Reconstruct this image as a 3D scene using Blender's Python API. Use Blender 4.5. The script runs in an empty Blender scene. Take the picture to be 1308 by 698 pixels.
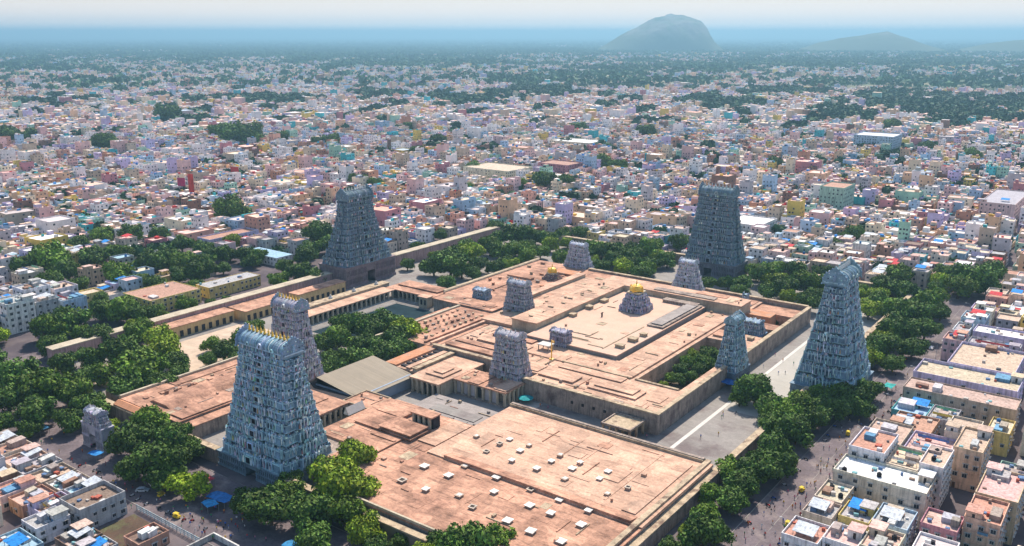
import bpy, math, random
import numpy as np
from mathutils import Vector, Matrix

R = math.radians
rnd = random.Random(7)
nr = np.random.RandomState(7)
scn = bpy.context.scene
COL = scn.collection

# ------------------------------------------------------------------ camera
CAM_H = 150.0
FPX, CX, CY = 1145.73, 654.0, 349.0          # focal length and centre in photograph pixels (1308 wide)
_Y = Vector((1530 - CX, CY - 45, -FPX)).normalized()
_X = -Vector((-950 - CX, CY - 45, -FPX)).normalized()
_Z = _X.cross(_Y).normalized()
RM = Matrix((_X, _Y, _Z))                     # camera axes -> world axes
cam = bpy.data.cameras.new('camera')
cam.sensor_width = 36.0
cam.lens = FPX / 1308 * 36
cam.clip_start = 1.0
cam.clip_end = 400000.0
camo = bpy.data.objects.new('camera', cam)
COL.objects.link(camo)
camo.matrix_world = Matrix.Translation((0, 0, CAM_H)) @ RM.to_4x4()
scn.camera = camo

def G(u, v, z=0.0):
    """where the sight line through photograph pixel (u, v) meets height z"""
    d = RM @ Vector(((u - CX) / FPX, (CY - v) / FPX, -1.0))
    t = (z - CAM_H) / d.z
    return d.x * t, d.y * t

RMT = np.array(RM)
def PR(x, y, z):
    p = np.stack([np.asarray(x, float), np.asarray(y, float), np.asarray(z, float) - CAM_H], -1) @ RMT
    w = -p[..., 2]
    w = np.where(w < 1, 1e-3, w)
    return CX + FPX * p[..., 0] / w, CY - FPX * p[..., 1] / w, -p[..., 2]

# ------------------------------------------------------------------ sky, sun, exposure
SUN_AZ = 44.0        # degrees from +X towards +Y of the direction to the sun
SUN_EL = 52.0
world = bpy.data.worlds.new('World')
scn.world = world
world.use_nodes = True
wn, wl = world.node_tree.nodes, world.node_tree.links
wn.clear()
wo = wn.new('ShaderNodeOutputWorld')
sky = wn.new('ShaderNodeTexSky')
sky.sky_type = 'NISHITA'
sky.sun_disc = False
sky.sun_elevation = R(SUN_EL)
sky.altitude = 100
sky.air_density = 1.3
sky.dust_density = 1.2
sky.ozone_density = 2.5
# milky air low over the horizon, part of the sky itself
tc = wn.new('ShaderNodeTexCoord'); sx = wn.new('ShaderNodeSeparateXYZ')
wl.new(tc.outputs['Generated'], sx.inputs[0])
mr = wn.new('ShaderNodeMapRange'); mr.interpolation_type = 'SMOOTHSTEP'
mr.inputs['From Min'].default_value = 0.0; mr.inputs['From Max'].default_value = 0.22
mr.inputs['To Min'].default_value = 1.0; mr.inputs['To Max'].default_value = 0.0
wl.new(sx.outputs['Z'], mr.inputs['Value'])
mx = wn.new('ShaderNodeMix'); mx.data_type = 'RGBA'
wl.new(mr.outputs[0], mx.inputs['Factor'])
wl.new(sky.outputs[0], mx.inputs['A'])
rp_ = wn.new('ShaderNodeValToRGB'); mr2 = wn.new('ShaderNodeMapRange'); mr2.inputs['From Max'].default_value = 0.05
wl.new(sx.outputs['Z'], mr2.inputs['Value']); wl.new(mr2.outputs[0], rp_.inputs[0])
rp_.color_ramp.elements[0].color = (1.35, 0.95, 0.72, 1); rp_.color_ramp.elements[1].color = (0.40, 0.36, 0.32, 1)
el = rp_.color_ramp.elements.new(0.3); el.color = (0.66, 0.52, 0.43, 1)
sc_ = wn.new('ShaderNodeVectorMath'); sc_.operation = 'SCALE'; sc_.inputs['Scale'].default_value = 12.5
wl.new(rp_.outputs[0], sc_.inputs[0]); wl.new(sc_.outputs[0], mx.inputs['B'])
bg = wn.new('ShaderNodeBackground'); bg.inputs[1].default_value = 0.128
wl.new(mx.outputs['Result'], bg.inputs[0])
wl.new(bg.outputs[0], wo.inputs[0])

sl = bpy.data.lights.new('sun', 'SUN')
sl.energy = 4.9
sl.angle = R(0.9)
sl.color = (1.0, 0.90, 0.77)
so = bpy.data.objects.new('sun', sl)
COL.objects.link(so)
_sd = Vector((math.cos(R(SUN_EL)) * math.cos(R(SUN_AZ)), 0, 0))
# direction to the sun: into the picture, a little to the right of the view axis
_view = math.degrees(math.atan2((RM @ Vector((0, 0, -1))).y, (RM @ Vector((0, 0, -1))).x))
AZ = _view - 14.0
sun_dir = Vector((math.cos(R(SUN_EL)) * math.cos(R(AZ)), math.cos(R(SUN_EL)) * math.sin(R(AZ)), math.sin(R(SUN_EL))))
so.rotation_euler = sun_dir.to_track_quat('Z', 'Y').to_euler()
sky.sun_rotation = R(90 - AZ)
scn.view_settings.view_transform = 'Standard'
scn.view_settings.look = 'None'
scn.view_settings.gamma = 1.0
scn.view_settings.use_curve_mapping = False
scn.view_settings.exposure = 0.58
scn.cycles.max_bounces = 6
scn.cycles.diffuse_bounces = 2
scn.cycles.glossy_bounces = 2
scn.cycles.volume_bounces = 0
scn.cycles.use_denoising = True

# ------------------------------------------------------------------ materials
def nodes_of(name):
    m = bpy.data.materials.new(name)
    m.use_nodes = True
    nt = m.node_tree
    return m, nt, nt.nodes['Principled BSDF']

def mat(name, base=None, rough=0.9, patch=0.0, streak=0.0, vary=0.25, scale=0.25, stain=None, stain_scale=0.05, stain_lo=0.5, stain_hi=0.65,
        fine=0.0, brick=None, bump=0.0, bump_scale=1.0, world_coords=False, metal=0.0, spec=0.25, grunge=0.0):
    """matte weathered surface: own colour (or the mesh's painted colour) times noise, with stains of another colour"""
    m, nt, b = nodes_of(name)
    N, L = nt.nodes, nt.links
    if world_coords:
        geo = N.new('ShaderNodeNewGeometry'); co = geo.outputs['Position']
    else:
        t = N.new('ShaderNodeTexCoord'); co = t.outputs['Object']
    if base is None:
        a = N.new('ShaderNodeAttribute'); a.attribute_name = 'Col'; c = a.outputs['Color']
    else:
        r = N.new('ShaderNodeRGB'); r.outputs[0].default_value = (*base, 1); c = r.outputs[0]
    def noise(sc, det=4, ro=0.6):
        n = N.new('ShaderNodeTexNoise'); n.inputs['Scale'].default_value = sc
        n.inputs['Detail'].default_value = det; n.inputs['Roughness'].default_value = ro
        L.new(co, n.inputs['Vector']); return n.outputs['Fac']
    def rng(f, a0, a1, b0, b1):
        q = N.new('ShaderNodeMapRange'); L.new(f, q.inputs['Value'])
        for k, v in zip(('From Min', 'From Max', 'To Min', 'To Max'), (a0, a1, b0, b1)): q.inputs[k].default_value = v
        return q.outputs[0]
    def mul(c, f):
        q = N.new('ShaderNodeVectorMath'); q.operation = 'SCALE'; L.new(c, q.inputs[0]); L.new(f, q.inputs['Scale']); return q.outputs[0]
    if stain is not None:
        q = N.new('ShaderNodeMix'); q.data_type = 'RGBA'
        L.new(rng(noise(stain_scale, 6, 0.65), stain_lo, stain_hi, 0, 1), q.inputs['Factor']); L.new(c, q.inputs['A'])
        q.inputs['B'].default_value = (*stain, 1); c = q.outputs['Result']
    if vary: c = mul(c, rng(noise(scale, 5, 0.65), 0.3, 0.7, 1 - vary, 1 + vary))
    if fine: c = mul(c, rng(noise(scale * 9, 3, 0.7), 0.3, 0.7, 1 - fine, 1 + fine))
    if grunge:
        mp = N.new('ShaderNodeMapping'); mp.inputs['Scale'].default_value = (1.3, 1.3, 0.15); L.new(co, mp.inputs[0])
        n = N.new('ShaderNodeTexNoise'); n.inputs['Scale'].default_value = 0.9; n.inputs['Detail'].default_value = 4
        L.new(mp.outputs[0], n.inputs['Vector']); c = mul(c, rng(n.outputs['Fac'], 0.45, 0.72, 1.0, 1 - grunge))
    if patch:
        vo = N.new('ShaderNodeTexVoronoi'); vo.inputs['Scale'].default_value = 0.16; vo.distance = 'CHEBYCHEV'; L.new(co, vo.inputs['Vector'])
        sv_ = N.new('ShaderNodeSeparateColor'); L.new(vo.outputs['Color'], sv_.inputs[0])
        c = mul(c, rng(sv_.outputs[0], 0, 1, 1 - patch, 1 + patch * .6))
        c = mul(c, rng(noise(0.55, 8, 0.75), 0.56, 0.70, 1.0, 1 - patch * 1.6))
    if brick:
        bw, bh, dark = brick
        k = N.new('ShaderNodeTexBrick'); L.new(co, k.inputs['Vector']); k.inputs['Scale'].default_value = 1
        k.inputs['Brick Width'].default_value = bw; k.inputs['Row Height'].default_value = bh
        k.inputs['Mortar Size'].default_value = 0.06; k.inputs['Mortar Smooth'].default_value = 0.6
        k.inputs['Color1'].default_value = (1, 1, 1, 1); k.inputs['Color2'].default_value = (0.86, 0.86, 0.86, 1)
        k.inputs['Mortar'].default_value = (dark, dark, dark, 1)
        q = N.new('ShaderNodeVectorMath'); q.operation = 'MULTIPLY'; L.new(c, q.inputs[0]); L.new(k.outputs['Color'], q.inputs[1]); c = q.outputs[0]
    if streak:
        mp2 = N.new('ShaderNodeMapping'); mp2.inputs['Scale'].default_value = (0.09, 0.5, 0.3); L.new(co, mp2.inputs[0])
        n2 = N.new('ShaderNodeTexNoise'); n2.inputs['Scale'].default_value = 1.0; n2.inputs['Detail'].default_value = 7; n2.inputs['Roughness'].default_value = 0.75
        L.new(mp2.outputs[0], n2.inputs['Vector']); c = mul(c, rng(n2.outputs['Fac'], 0.5, 0.66, 1.0, 1 - streak))
    L.new(c, b.inputs['Base Color'])
    b.inputs['Roughness'].default_value = rough
    b.inputs['Metallic'].default_value = metal
    b.inputs['Specular IOR Level'].default_value = spec
    if bump:
        bp = N.new('ShaderNodeBump'); bp.inputs['Strength'].default_value = bump; bp.inputs['Distance'].default_value = 0.3
        L.new(noise(bump_scale, 4, 0.7), bp.inputs['Height']); L.new(bp.outputs[0], b.inputs['Normal'])
    return m

M = {}
M['paint'] = mat('painted_masonry', None, 0.85, vary=0.2, scale=0.35, fine=0.14, grunge=0.5)
M['city'] = mat('weathered_town_masonry', None, 0.9, vary=0.2, scale=0.2, fine=0.12, world_coords=True)
M['sculpt'] = mat('painted_stucco', None, 0.8, vary=0.3, scale=0.5, fine=0.25, bump=0.6, bump_scale=2.2)
M['roof'] = mat('lime_plaster_roof', (0.53, 0.29, 0.195), 0.92, vary=0.13, scale=0.09, stain=(0.22, 0.11, 0.075), stain_scale=0.075,
                stain_lo=0.47, stain_hi=0.72, fine=0.26, patch=0.26, streak=0.5, brick=(6.5, 4.2, 0.78), bump=0.35, bump_scale=0.7, world_coords=True)
M['roof_pale'] = mat('pale_lime_roof', (0.59, 0.365, 0.255), 0.92, vary=0.13, scale=0.12, stain=(0.40, 0.27, 0.2), stain_scale=0.08,
                     stain_lo=0.5, stain_hi=0.76, fine=0.22, patch=0.2, streak=0.38, brick=(7.5, 3.4, 0.8), bump=0.3, bump_scale=0.7, world_coords=True)
M['roof_tile'] = mat('orange_tile_roof', (0.52, 0.24, 0.13), 0.9, vary=0.2, scale=0.3, fine=0.2, brick=(0.9, 0.9, 0.7), stain=(0.38, 0.24, 0.17), stain_scale=0.15)
M['wall'] = mat('temple_granite_wall', (0.33, 0.26, 0.215), 0.92, vary=0.25, scale=0.25, stain=(0.17, 0.125, 0.115), stain_scale=0.15, fine=0.2, grunge=0.5, bump=0.3)
M['wall_pale'] = mat('limewashed_wall', (0.46, 0.39, 0.29), 0.92, vary=0.15, scale=0.15, stain=(0.34, 0.27, 0.2), stain_scale=0.12, fine=0.1, grunge=0.25)
M['coping'] = mat('mossy_coping', (0.40, 0.31, 0.21), 0.92, vary=0.35, scale=0.4, stain=(0.17, 0.11, 0.08), stain_scale=0.3, fine=0.25)
M['pink_wall'] = mat('striped_pink_wall', (0.42, 0.27, 0.26), 0.92, vary=0.18, scale=0.15, fine=0.1, grunge=0.3)
M['ochre'] = mat('ochre_limewash', (0.54, 0.38, 0.19), 0.9, vary=0.15, scale=0.2, fine=0.1, grunge=0.3)
M['roof_grey'] = mat('grey_flat_roof', (0.30, 0.26, 0.24), 0.92, vary=0.2, scale=0.2, fine=0.15, brick=(3, 2, .8), world_coords=True)
M['shed'] = mat('corrugated_sheet', (0.25, 0.205, 0.15), 0.7, vary=0.07, scale=0.15, brick=(40, 0.9, 0.8))
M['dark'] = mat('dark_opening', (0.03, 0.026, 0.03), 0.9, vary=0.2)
M['gold'] = mat('gilded_copper', (0.85, 0.50, 0.06), 0.4, vary=0.12, scale=2, metal=0.15, spec=0.6)
M['ground'] = None
M['asphalt'] = mat('street_asphalt', (0.125, 0.10, 0.108), 0.9, vary=0.3, scale=0.12, stain=(0.21, 0.17, 0.16), stain_scale=0.09, fine=0.22, world_coords=True)
M['paving'] = mat('worn_paving', (0.27, 0.245, 0.225), 0.9, vary=0.15, scale=0.1, stain=(0.15, 0.12, 0.115), stain_scale=0.05, fine=0.1, brick=(3.0, 1.5, 0.8), world_coords=True)
M['paving_pale'] = mat('pale_stone_paving', (0.38, 0.355, 0.315), 0.9, vary=0.13, scale=0.1, stain=(0.33, 0.3, 0.28), stain_scale=0.05, fine=0.08, world_coords=True)
M['paint_line'] = mat('white_stone_strip', (0.52, 0.49, 0.45), 0.8, vary=0.12, scale=0.6)
M['soil'] = mat('bare_soil', (0.085, 0.055, 0.038), 0.95, vary=0.25, scale=0.15, stain=(0.1, 0.11, 0.05), stain_scale=0.12, fine=0.2, world_coords=True)
M['bark'] = mat('bark', (0.11, 0.08, 0.055), 0.95, vary=0.3, scale=1.5)
M['metal'] = mat('grey_metal', (0.4, 0.42, 0.45), 0.5, vary=0.1, metal=0.5)

def leaf_mat(name, hue):
    m, nt, b = nodes_of(name)
    N, L = nt.nodes, nt.links
    a = N.new('ShaderNodeAttribute'); a.attribute_name = 'Col'
    oi = N.new('ShaderNodeObjectInfo')
    r = N.new('ShaderNodeMapRange'); L.new(oi.outputs['Random'], r.inputs['Value'])
    r.inputs['To Min'].default_value = 0.8; r.inputs['To Max'].default_value = 1.25
    q = N.new('ShaderNodeVectorMath'); q.operation = 'SCALE'; L.new(a.outputs['Color'], q.inputs[0]); L.new(r.outputs[0], q.inputs['Scale'])
    t = N.new('ShaderNodeVectorMath'); t.operation = 'MULTIPLY'; L.new(q.outputs[0], t.inputs[0]); t.inputs[1].default_value = hue
    L.new(t.outputs[0], b.inputs['Base Color'])
    b.inputs['Roughness'].default_value = 0.7
    b.inputs['Specular IOR Level'].default_value = 0.15
    return m
M['leaf'] = leaf_mat('leaf_dark_green', (1.45, 1.45, 0.85))
M['leaf_bright'] = leaf_mat('leaf_yellow_green', (3.9, 3.0, 0.65))
M['leaf_mid'] = leaf_mat('leaf_mid_green', (2.1, 1.95, 0.75))

# ------------------------------------------------------------------ mesh builder
BOXF = np.array([(0, 3, 2, 1), (4, 5, 6, 7), (0, 1, 5, 4), (1, 2, 6, 5), (2, 3, 7, 6), (3, 0, 4, 7)])
class MB:
    def __init__(s): s.v = []; s.f = []; s.c = []; s.n = 0; s.chunks = []
    def poly(s, pts, faces, col):
        b = s.n
        s.v.extend(pts); s.n += len(pts)
        for f in faces: s.f.append(tuple(b + i for i in f)); s.c.append(col)
    def box(s, x0, x1, y0, y1, z0, z1, col=(1, 1, 1), ins=(0, 0), top=None):
        ix, iy = ins
        b = s.n
        s.v.extend(((x0, y0, z0), (x1, y0, z0), (x1, y1, z0), (x0, y1, z0),
                    (x0 + ix, y0 + iy, z1), (x1 - ix, y0 + iy, z1), (x1 - ix, y1 - iy, z1), (x0 + ix, y1 - iy, z1)))
        s.n += 8
        for k in range(6):
            q = BOXF[k]
            s.f.append((b + q[0], b + q[1], b + q[2], b + q[3]))
            s.c.append(top if (top is not None and k == 1) else col)
    def prism(s, prof, axis, a0, a1, col, cx=0, cy=0, z=0):
        """profile of (offset, height) run along an axis"""
        n = len(prof); pts = []
        for a in (a0, a1):
            for p, h in prof:
                pts.append((a, cy + p, z + h) if axis == 0 else (cx + p, a, z + h))
        fc = [tuple(range(n))[::-1] if axis == 0 else tuple(range(n)), tuple(range(n, 2 * n)) if axis == 0 else tuple(range(n, 2 * n))[::-1]]
        for i in range(n):
            j = (i + 1) % n
            fc.append((i, j, n + j, n + i) if axis == 0 else (j, i, n + i, n + j))
        s.poly(pts, fc, col)
    def lathe(s, cx, cy, prof, col, n=8, z=0):
        pts = []
        for r, h in prof:
            for k in range(n):
                a = 2 * math.pi * k / n
                pts.append((cx + r * math.cos(a), cy + r * math.sin(a), z + h))
        fc = []
        for i in range(len(prof) - 1):
            for k in range(n):
                k2 = (k + 1) % n
                fc.append((i * n + k, i * n + k2, (i + 1) * n + k2, (i + 1) * n + k))
        fc.append(tuple(range(n))[::-1]); fc.append(tuple(range((len(prof) - 1) * n, len(prof) * n)))
        s.poly(pts, fc, col)
    def tube(s, pts, rad, col, n=6):
        ps = [Vector(p) for p in pts]; out = []
        for i, p in enumerate(ps):
            d = (ps[min(i + 1, len(ps) - 1)] - ps[max(i - 1, 0)]).normalized()
            u = d.orthogonal().normalized(); w = d.cross(u)
            r = rad[i] if isinstance(rad, (list, tuple)) else rad
            for k in range(n):
                a = 2 * math.pi * k / n
                out.append(tuple(p + u * (r * math.cos(a)) + w * (r * math.sin(a))))
        fc = []
        for i in range(len(ps) - 1):
            for k in range(n):
                k2 = (k + 1) % n
                fc.append((i * n + k, i * n + k2, (i + 1) * n + k2, (i + 1) * n + k))
        fc.append(tuple(range(n))[::-1]); fc.append(tuple(range((len(ps) - 1) * n, len(ps) * n)))
        s.poly(out, fc, col)
    def arr(s, verts, faces, cols):
        """verts (n,3), faces (m,k), cols (m,3)"""
        s.chunks.append((np.asarray(verts, np.float32), np.asarray(faces, np.int64), np.asarray(cols, np.float32)))
    def build(s, name, material, parent=None, origin=(0, 0, 0), rotz=0.0, smooth=False, link=True):
        me = bpy.data.meshes.new(name)
        V = [np.array(s.v, np.float32).reshape(-1, 3)]
        idx = [np.array([i for f in s.f for i in f], np.int64)]
        tot = [np.array([len(f) for f in s.f], np.int64)]
        cl = [np.array([c[:3] for c in s.c], np.float32).reshape(-1, 3)]
        off = s.n
        for v, f, c in s.chunks:
            V.append(v); idx.append((f + off).ravel()); tot.append(np.full(len(f), f.shape[1], np.int64)); cl.append(c); off += len(v)
        V = np.concatenate(V) - np.array(origin, np.float32)
        if rotz:
            c0, s0 = math.cos(-rotz), math.sin(-rotz)
            V = np.stack([V[:, 0] * c0 - V[:, 1] * s0, V[:, 0] * s0 + V[:, 1] * c0, V[:, 2]], 1)
        idx = np.concatenate(idx); tot = np.concatenate(tot); cl = np.concatenate(cl)
        me.vertices.add(len(V)); me.vertices.foreach_set('co', V.astype(np.float32).ravel())
        me.loops.add(len(idx)); me.loops.foreach_set('vertex_index', idx.astype(np.int32))
        me.polygons.add(len(tot))
        st = np.concatenate([[0], np.cumsum(tot)[:-1]]) if len(tot) else np.zeros(0)
        me.polygons.foreach_set('loop_start', st.astype(np.int32))
        me.polygons.foreach_set('use_smooth', np.full(len(tot), bool(smooth)))
        me.update(calc_edges=True)
        at = me.color_attributes.new('Col', 'FLOAT_COLOR', 'CORNER')
        cc = np.ones((len(idx), 4), np.float32); cc[:, :3] = np.repeat(cl, tot, axis=0)
        at.data.foreach_set('color', cc.ravel())
        me.materials.append(material)
        o = bpy.data.objects.new(name, me)
        if link: COL.objects.link(o)
        if parent is not None: o.parent = parent
        return o

def tag(o, label=None, cat=None, group=None, kind=None):
    if label: o['label'] = label
    if cat: o['category'] = cat
    if group: o['group'] = group
    if kind: o['kind'] = kind
    return o
def thing(name, label, cat, loc=(0, 0, 0), rotz=0.0, group=None):
    o = bpy.data.objects.new(name, None); COL.objects.link(o)
    o.location = loc; o.rotation_euler = (0, 0, rotz); o.empty_display_size = 0.5
    return tag(o, label, cat, group)
def child(name, me, parent, loc=(0, 0, 0), rotz=0.0, scale=(1, 1, 1)):
    o = bpy.data.objects.new(name, me); COL.objects.link(o); o.parent = parent
    o.location = loc; o.rotation_euler = (0, 0, rotz); o.scale = scale
    return o
def copy_tree(o, parent=None):
    c = o.copy(); COL.objects.link(c); c.parent = parent
    for ch in list(o.children): copy_tree(ch, c)
    return c
ORD = ['first', 'second', 'third', 'fourth', 'fifth', 'sixth', 'seventh', 'eighth', 'ninth', 'tenth', 'eleventh', 'twelfth', 'thirteenth',
       'fourteenth', 'fifteenth', 'sixteenth', 'seventeenth', 'eighteenth', 'nineteenth', 'twentieth', 'twenty-first', 'twenty-second', 'twenty-third',
       'twenty-fourth', 'twenty-fifth', 'twenty-sixth', 'twenty-seventh', 'twenty-eighth', 'twenty-ninth', 'thirtieth']
ORD += [a + '-' + b for a in ('thirty', 'forty', 'fifty') for b in ORD[:9]]
def srgb(r, g, b):
    return tuple(((c / 255) / 12.92 if c / 255 <= 0.04045 else ((c / 255 + 0.055) / 1.055) ** 2.4) for c in (r, g, b))
def jit(c, a=0.1, r=rnd):
    k = 1 + r.uniform(-a, a)
    return tuple(max(0.0, x * k * (1 + r.uniform(-a, a) * 0.4)) for x in c)

# ------------------------------------------------------------------ ground, streets, water, hills
def flat(name, x0, x1, y0, y1, z, material, sub=1):
    b = MB(); b.poly([(x0, y0, z), (x1, y0, z), (x1, y1, z), (x0, y1, z)], [(0, 1, 2, 3)], (1, 1, 1))
    return tag(b.build(name, material), kind='structure')

def ground_mat():
    m, nt, b = nodes_of('plain_and_town_ground')
    N, L = nt.nodes, nt.links
    geo = N.new('ShaderNodeNewGeometry')
    def noise(sc, det=6):
        n = N.new('ShaderNodeTexNoise'); n.inputs['Scale'].default_value = sc; n.inputs['Detail'].default_value = det
        n.inputs['Roughness'].default_value = 0.65; L.new(geo.outputs['Position'], n.inputs['Vector']); return n.outputs['Fac']
    def mix(f, a, bb):
        q = N.new('ShaderNodeMix'); q.data_type = 'RGBA'; L.new(f, q.inputs['Factor'])
        for k, c in (('A', a), ('B', bb)):
            if isinstance(c, tuple): q.inputs[k].default_value = (*c, 1)
            else: L.new(c, q.inputs[k])
        return q.outputs['Result']
    def rng(f, a0, a1):
        q = N.new('ShaderNodeMapRange'); L.new(f, q.inputs['Value']); q.inputs['From Min'].default_value = a0; q.inputs['From Max'].default_value = a1
        return q.outputs[0]
    ln = N.new('ShaderNodeVectorMath'); ln.operation = 'LENGTH'; L.new(geo.outputs['Position'], ln.inputs[0])
    town = mix(rng(noise(0.05), 0.4, 0.65), (0.09, 0.075, 0.085), (0.17, 0.14, 0.14))
    field = mix(rng(noise(0.0009), 0.47, 0.6), (0.04, 0.08, 0.045), (0.38, 0.34, 0.24))
    field = mix(rng(noise(0.006), 0.55, 0.7), field, (0.045, 0.075, 0.05))
    L.new(mix(rng(ln.outputs['Value'], 1900, 3200), town, field), b.inputs['Base Color'])
    b.inputs['Roughness'].default_value = 1.0; b.inputs['Specular IOR Level'].default_value = 0.0
    return m
M['ground'] = ground_mat()
flat('ground', -160000, 160000, -160000, 160000, 0.0, M['ground'])
flat('street', -520, -60, 141, 170, 0.012, M['asphalt'])
flat('street', -93, -76, 170.2, 620, 0.012, M['asphalt'])
flat('street', -434, -414, 170.2, 545, 0.012, M['asphalt'])
flat('street', -413.8, -93.2, 548, 560, 0.012, M['asphalt'])
flat('temple_ground', -408, -111, 177, 544, 0.02, M['paving'])
flat('pale_paving', -134.4, -112, 330, 543, 0.032, M['paving_pale'])
flat('paving_strip', -136.2, -134.6, 269, 543, 0.04, M['paint_line'])
flat('street_edge_line', -84.5, -84.3, 176, 610, 0.03, M['paving'])
flat('vacant_lot', -253.5, -238, 122, 137.0, 0.02, M['soil'])
flat('courtyard', -390, -332, 190, 285, 0.032, mat('dusty_courtyard', (0.47, 0.36, 0.27), 0.95, vary=0.2, scale=0.2, world_coords=True))
flat('garden_soil', -170.8, -151.2, 321.2, 391.8, 0.034, M['soil'])
def kerb(x0, x1, y0, y1):
    b = MB(); b.box(x0, x1, y0, y1, 0.0, 0.14); tag(b.build('kerb', M['paving']), kind='structure')
kerb(-520, -94, 170.0, 170.25); kerb(-520, -78, 140.6, 140.9); kerb(-93.3, -93.0, 171, 620); kerb(-75.9, -75.6, 171, 620)

wm, wnt, wb = nodes_of('still_water')
wb.inputs['Base Color'].default_value = (0.03, 0.055, 0.05, 1); wb.inputs['Roughness'].default_value = 0.04
def lake(name, u0, u1, v0, v1, z=0.3):
    b = MB(); n = 14; pts = []
    for i in range(n + 1):
        u = u0 + (u1 - u0) * i / n
        pts.append((*G(u, v0 + (v1 - v0) * 0.5 * (1 - math.sin(math.pi * (i / n) * 0.96 + 0.06) * rnd.uniform(0.7, 1)), 0), z))
    for i in range(n, -1, -1):
        u = u0 + (u1 - u0) * i / n
        pts.append((*G(u, v1 - (v1 - v0) * 0.5 * (1 - math.sin(math.pi * (i / n) * 0.96 + 0.06) * rnd.uniform(0.7, 1)), 0), z))
    b.poly(pts, [tuple(range(len(pts)))[::-1]], (1, 1, 1))
    return tag(b.build(name, wm), kind='structure')
lake('lake', 85, 238, 52.2, 55.6); lake('lake', 150, 300, 47.6, 48.6); lake('lake', 975, 1060, 48.2, 51); lake('lake', 20, 120, 48, 48.8)
lake('lake', 766, 784, 68.5, 71.5); lake('lake', 376, 440, 42 + 4.6, 47.3)

def hill(name, pts, dist, seed):
    """rocky hill standing on the plain DIST metres away; its skyline is given as measured (column, row) pairs"""
    r = np.random.RandomState(seed)
    us = np.array([p[0] for p in pts], float); vs = np.array([p[1] for p in pts], float)
    uc = (us[0] + us[-1]) / 2; hwp = (us[-1] - us[0]) / 2
    d = RM @ Vector(((uc - CX) / FPX, (CY - 40) / FPX, -1.0)); d.z = 0; d.normalize()
    cx0, cy0 = d.x * dist, d.y * dist
    HT = CAM_H + (41 - vs) / 1185.0 * dist
    hw = hwp / 1185.0 * dist
    n = 120
    t = np.linspace(-1, 1, n); X, Y = np.meshgrid(t, t, indexing='ij')
    rx, ry = d.y, -d.x
    prof = np.interp(uc + X * hwp, us, HT)
    Z = prof * np.clip(1 - np.abs(Y) ** 2.2, 0, 1) ** .8
    rough = np.zeros_like(X)
    for k in range(1, 7):
        ph = r.uniform(0, 6.28, 4); fq = 3 * 1.75 ** k
        rough += (np.sin(X * fq + ph[0] + 1.6 * np.sin(Y * fq * 0.7 + ph[1])) * np.sin(Y * fq * 0.8 + X * fq * .3 + ph[2])) * 0.05 / k
    Z = Z * (1 + rough * (np.abs(Y) > .04) ) * np.clip((1.0 - np.abs(X)) * 8, 0, 1)
    WX = cx0 + (X * rx + Y * d.x * .9) * hw; WY = cy0 + (X * ry + Y * d.y * .9) * hw
    V = np.stack([WX, WY, Z - 2], -1).reshape(-1, 3)
    i = np.arange(n - 1); I, J = np.meshgrid(i, i, indexing='ij'); a = (I * n + J).ravel()
    F = np.stack([a, a + 1, a + n + 1, a + n], 1)
    b = MB(); b.arr(V, F, np.tile([[1, 1, 1]], (len(F), 1)))
    return tag(b.build(name, M['hillrock'], smooth=True), kind='structure')
M['hillrock'] = mat('hill_rock_and_scrub', (0.26, 0.24, 0.22), 1.0, vary=0.3, scale=0.012, stain=(0.10, 0.13, 0.08), stain_scale=0.006, stain_lo=0.45, stain_hi=0.65, world_coords=True, spec=0.0)
_t = M['hillrock'].node_tree; _b = _t.nodes['Principled BSDF']; _src = _b.inputs['Base Color'].links[0].from_socket
_g = _t.nodes.new('ShaderNodeNewGeometry'); _s = _t.nodes.new('ShaderNodeSeparateXYZ'); _t.links.new(_g.outputs['Position'], _s.inputs[0])
_nz = _t.nodes.new('ShaderNodeTexNoise'); _nz.inputs['Scale'].default_value = .008; _nz.inputs['Detail'].default_value = 5; _t.links.new(_g.outputs['Position'], _nz.inputs['Vector'])
_ma = _t.nodes.new('ShaderNodeMath'); _ma.operation = 'MULTIPLY_ADD'; _t.links.new(_nz.outputs['Fac'], _ma.inputs[0]); _ma.inputs[1].default_value = 150; _t.links.new(_s.outputs['Z'], _ma.inputs[2])
_mr = _t.nodes.new('ShaderNodeMapRange'); _mr.inputs['From Min'].default_value = 190; _mr.inputs['From Max'].default_value = 290; _t.links.new(_ma.outputs[0], _mr.inputs['Value'])
_mx = _t.nodes.new('ShaderNodeMix'); _mx.data_type = 'RGBA'; _t.links.new(_mr.outputs[0], _mx.inputs['Factor']); _mx.inputs['A'].default_value = (.11, .125, .085, 1); _t.links.new(_src, _mx.inputs['B'])
_t.links.new(_mx.outputs['Result'], _b.inputs['Base Color'])
hill('hill', [(755, 66), (768, 57), (781, 49.5), (792, 42), (806, 35), (822, 28), (838, 21), (852, 17.5), (868, 16.5), (882, 20), (893, 24), (900, 31), (904, 40), (909, 48), (918, 56), (930, 66)], 9000, 3)
hill('hill', [(1005, 66), (1035, 57), (1055, 49.5), (1068, 47), (1085, 43.5), (1105, 41), (1122, 38.5), (1132, 38), (1142, 42), (1160, 47), (1175, 52), (1205, 60), (1225, 66)], 9300, 5)
hill('hill', [(1210, 64), (1250, 56), (1275, 50), (1300, 47), (1330, 45), (1370, 48), (1420, 62)], 9600, 9)

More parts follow.
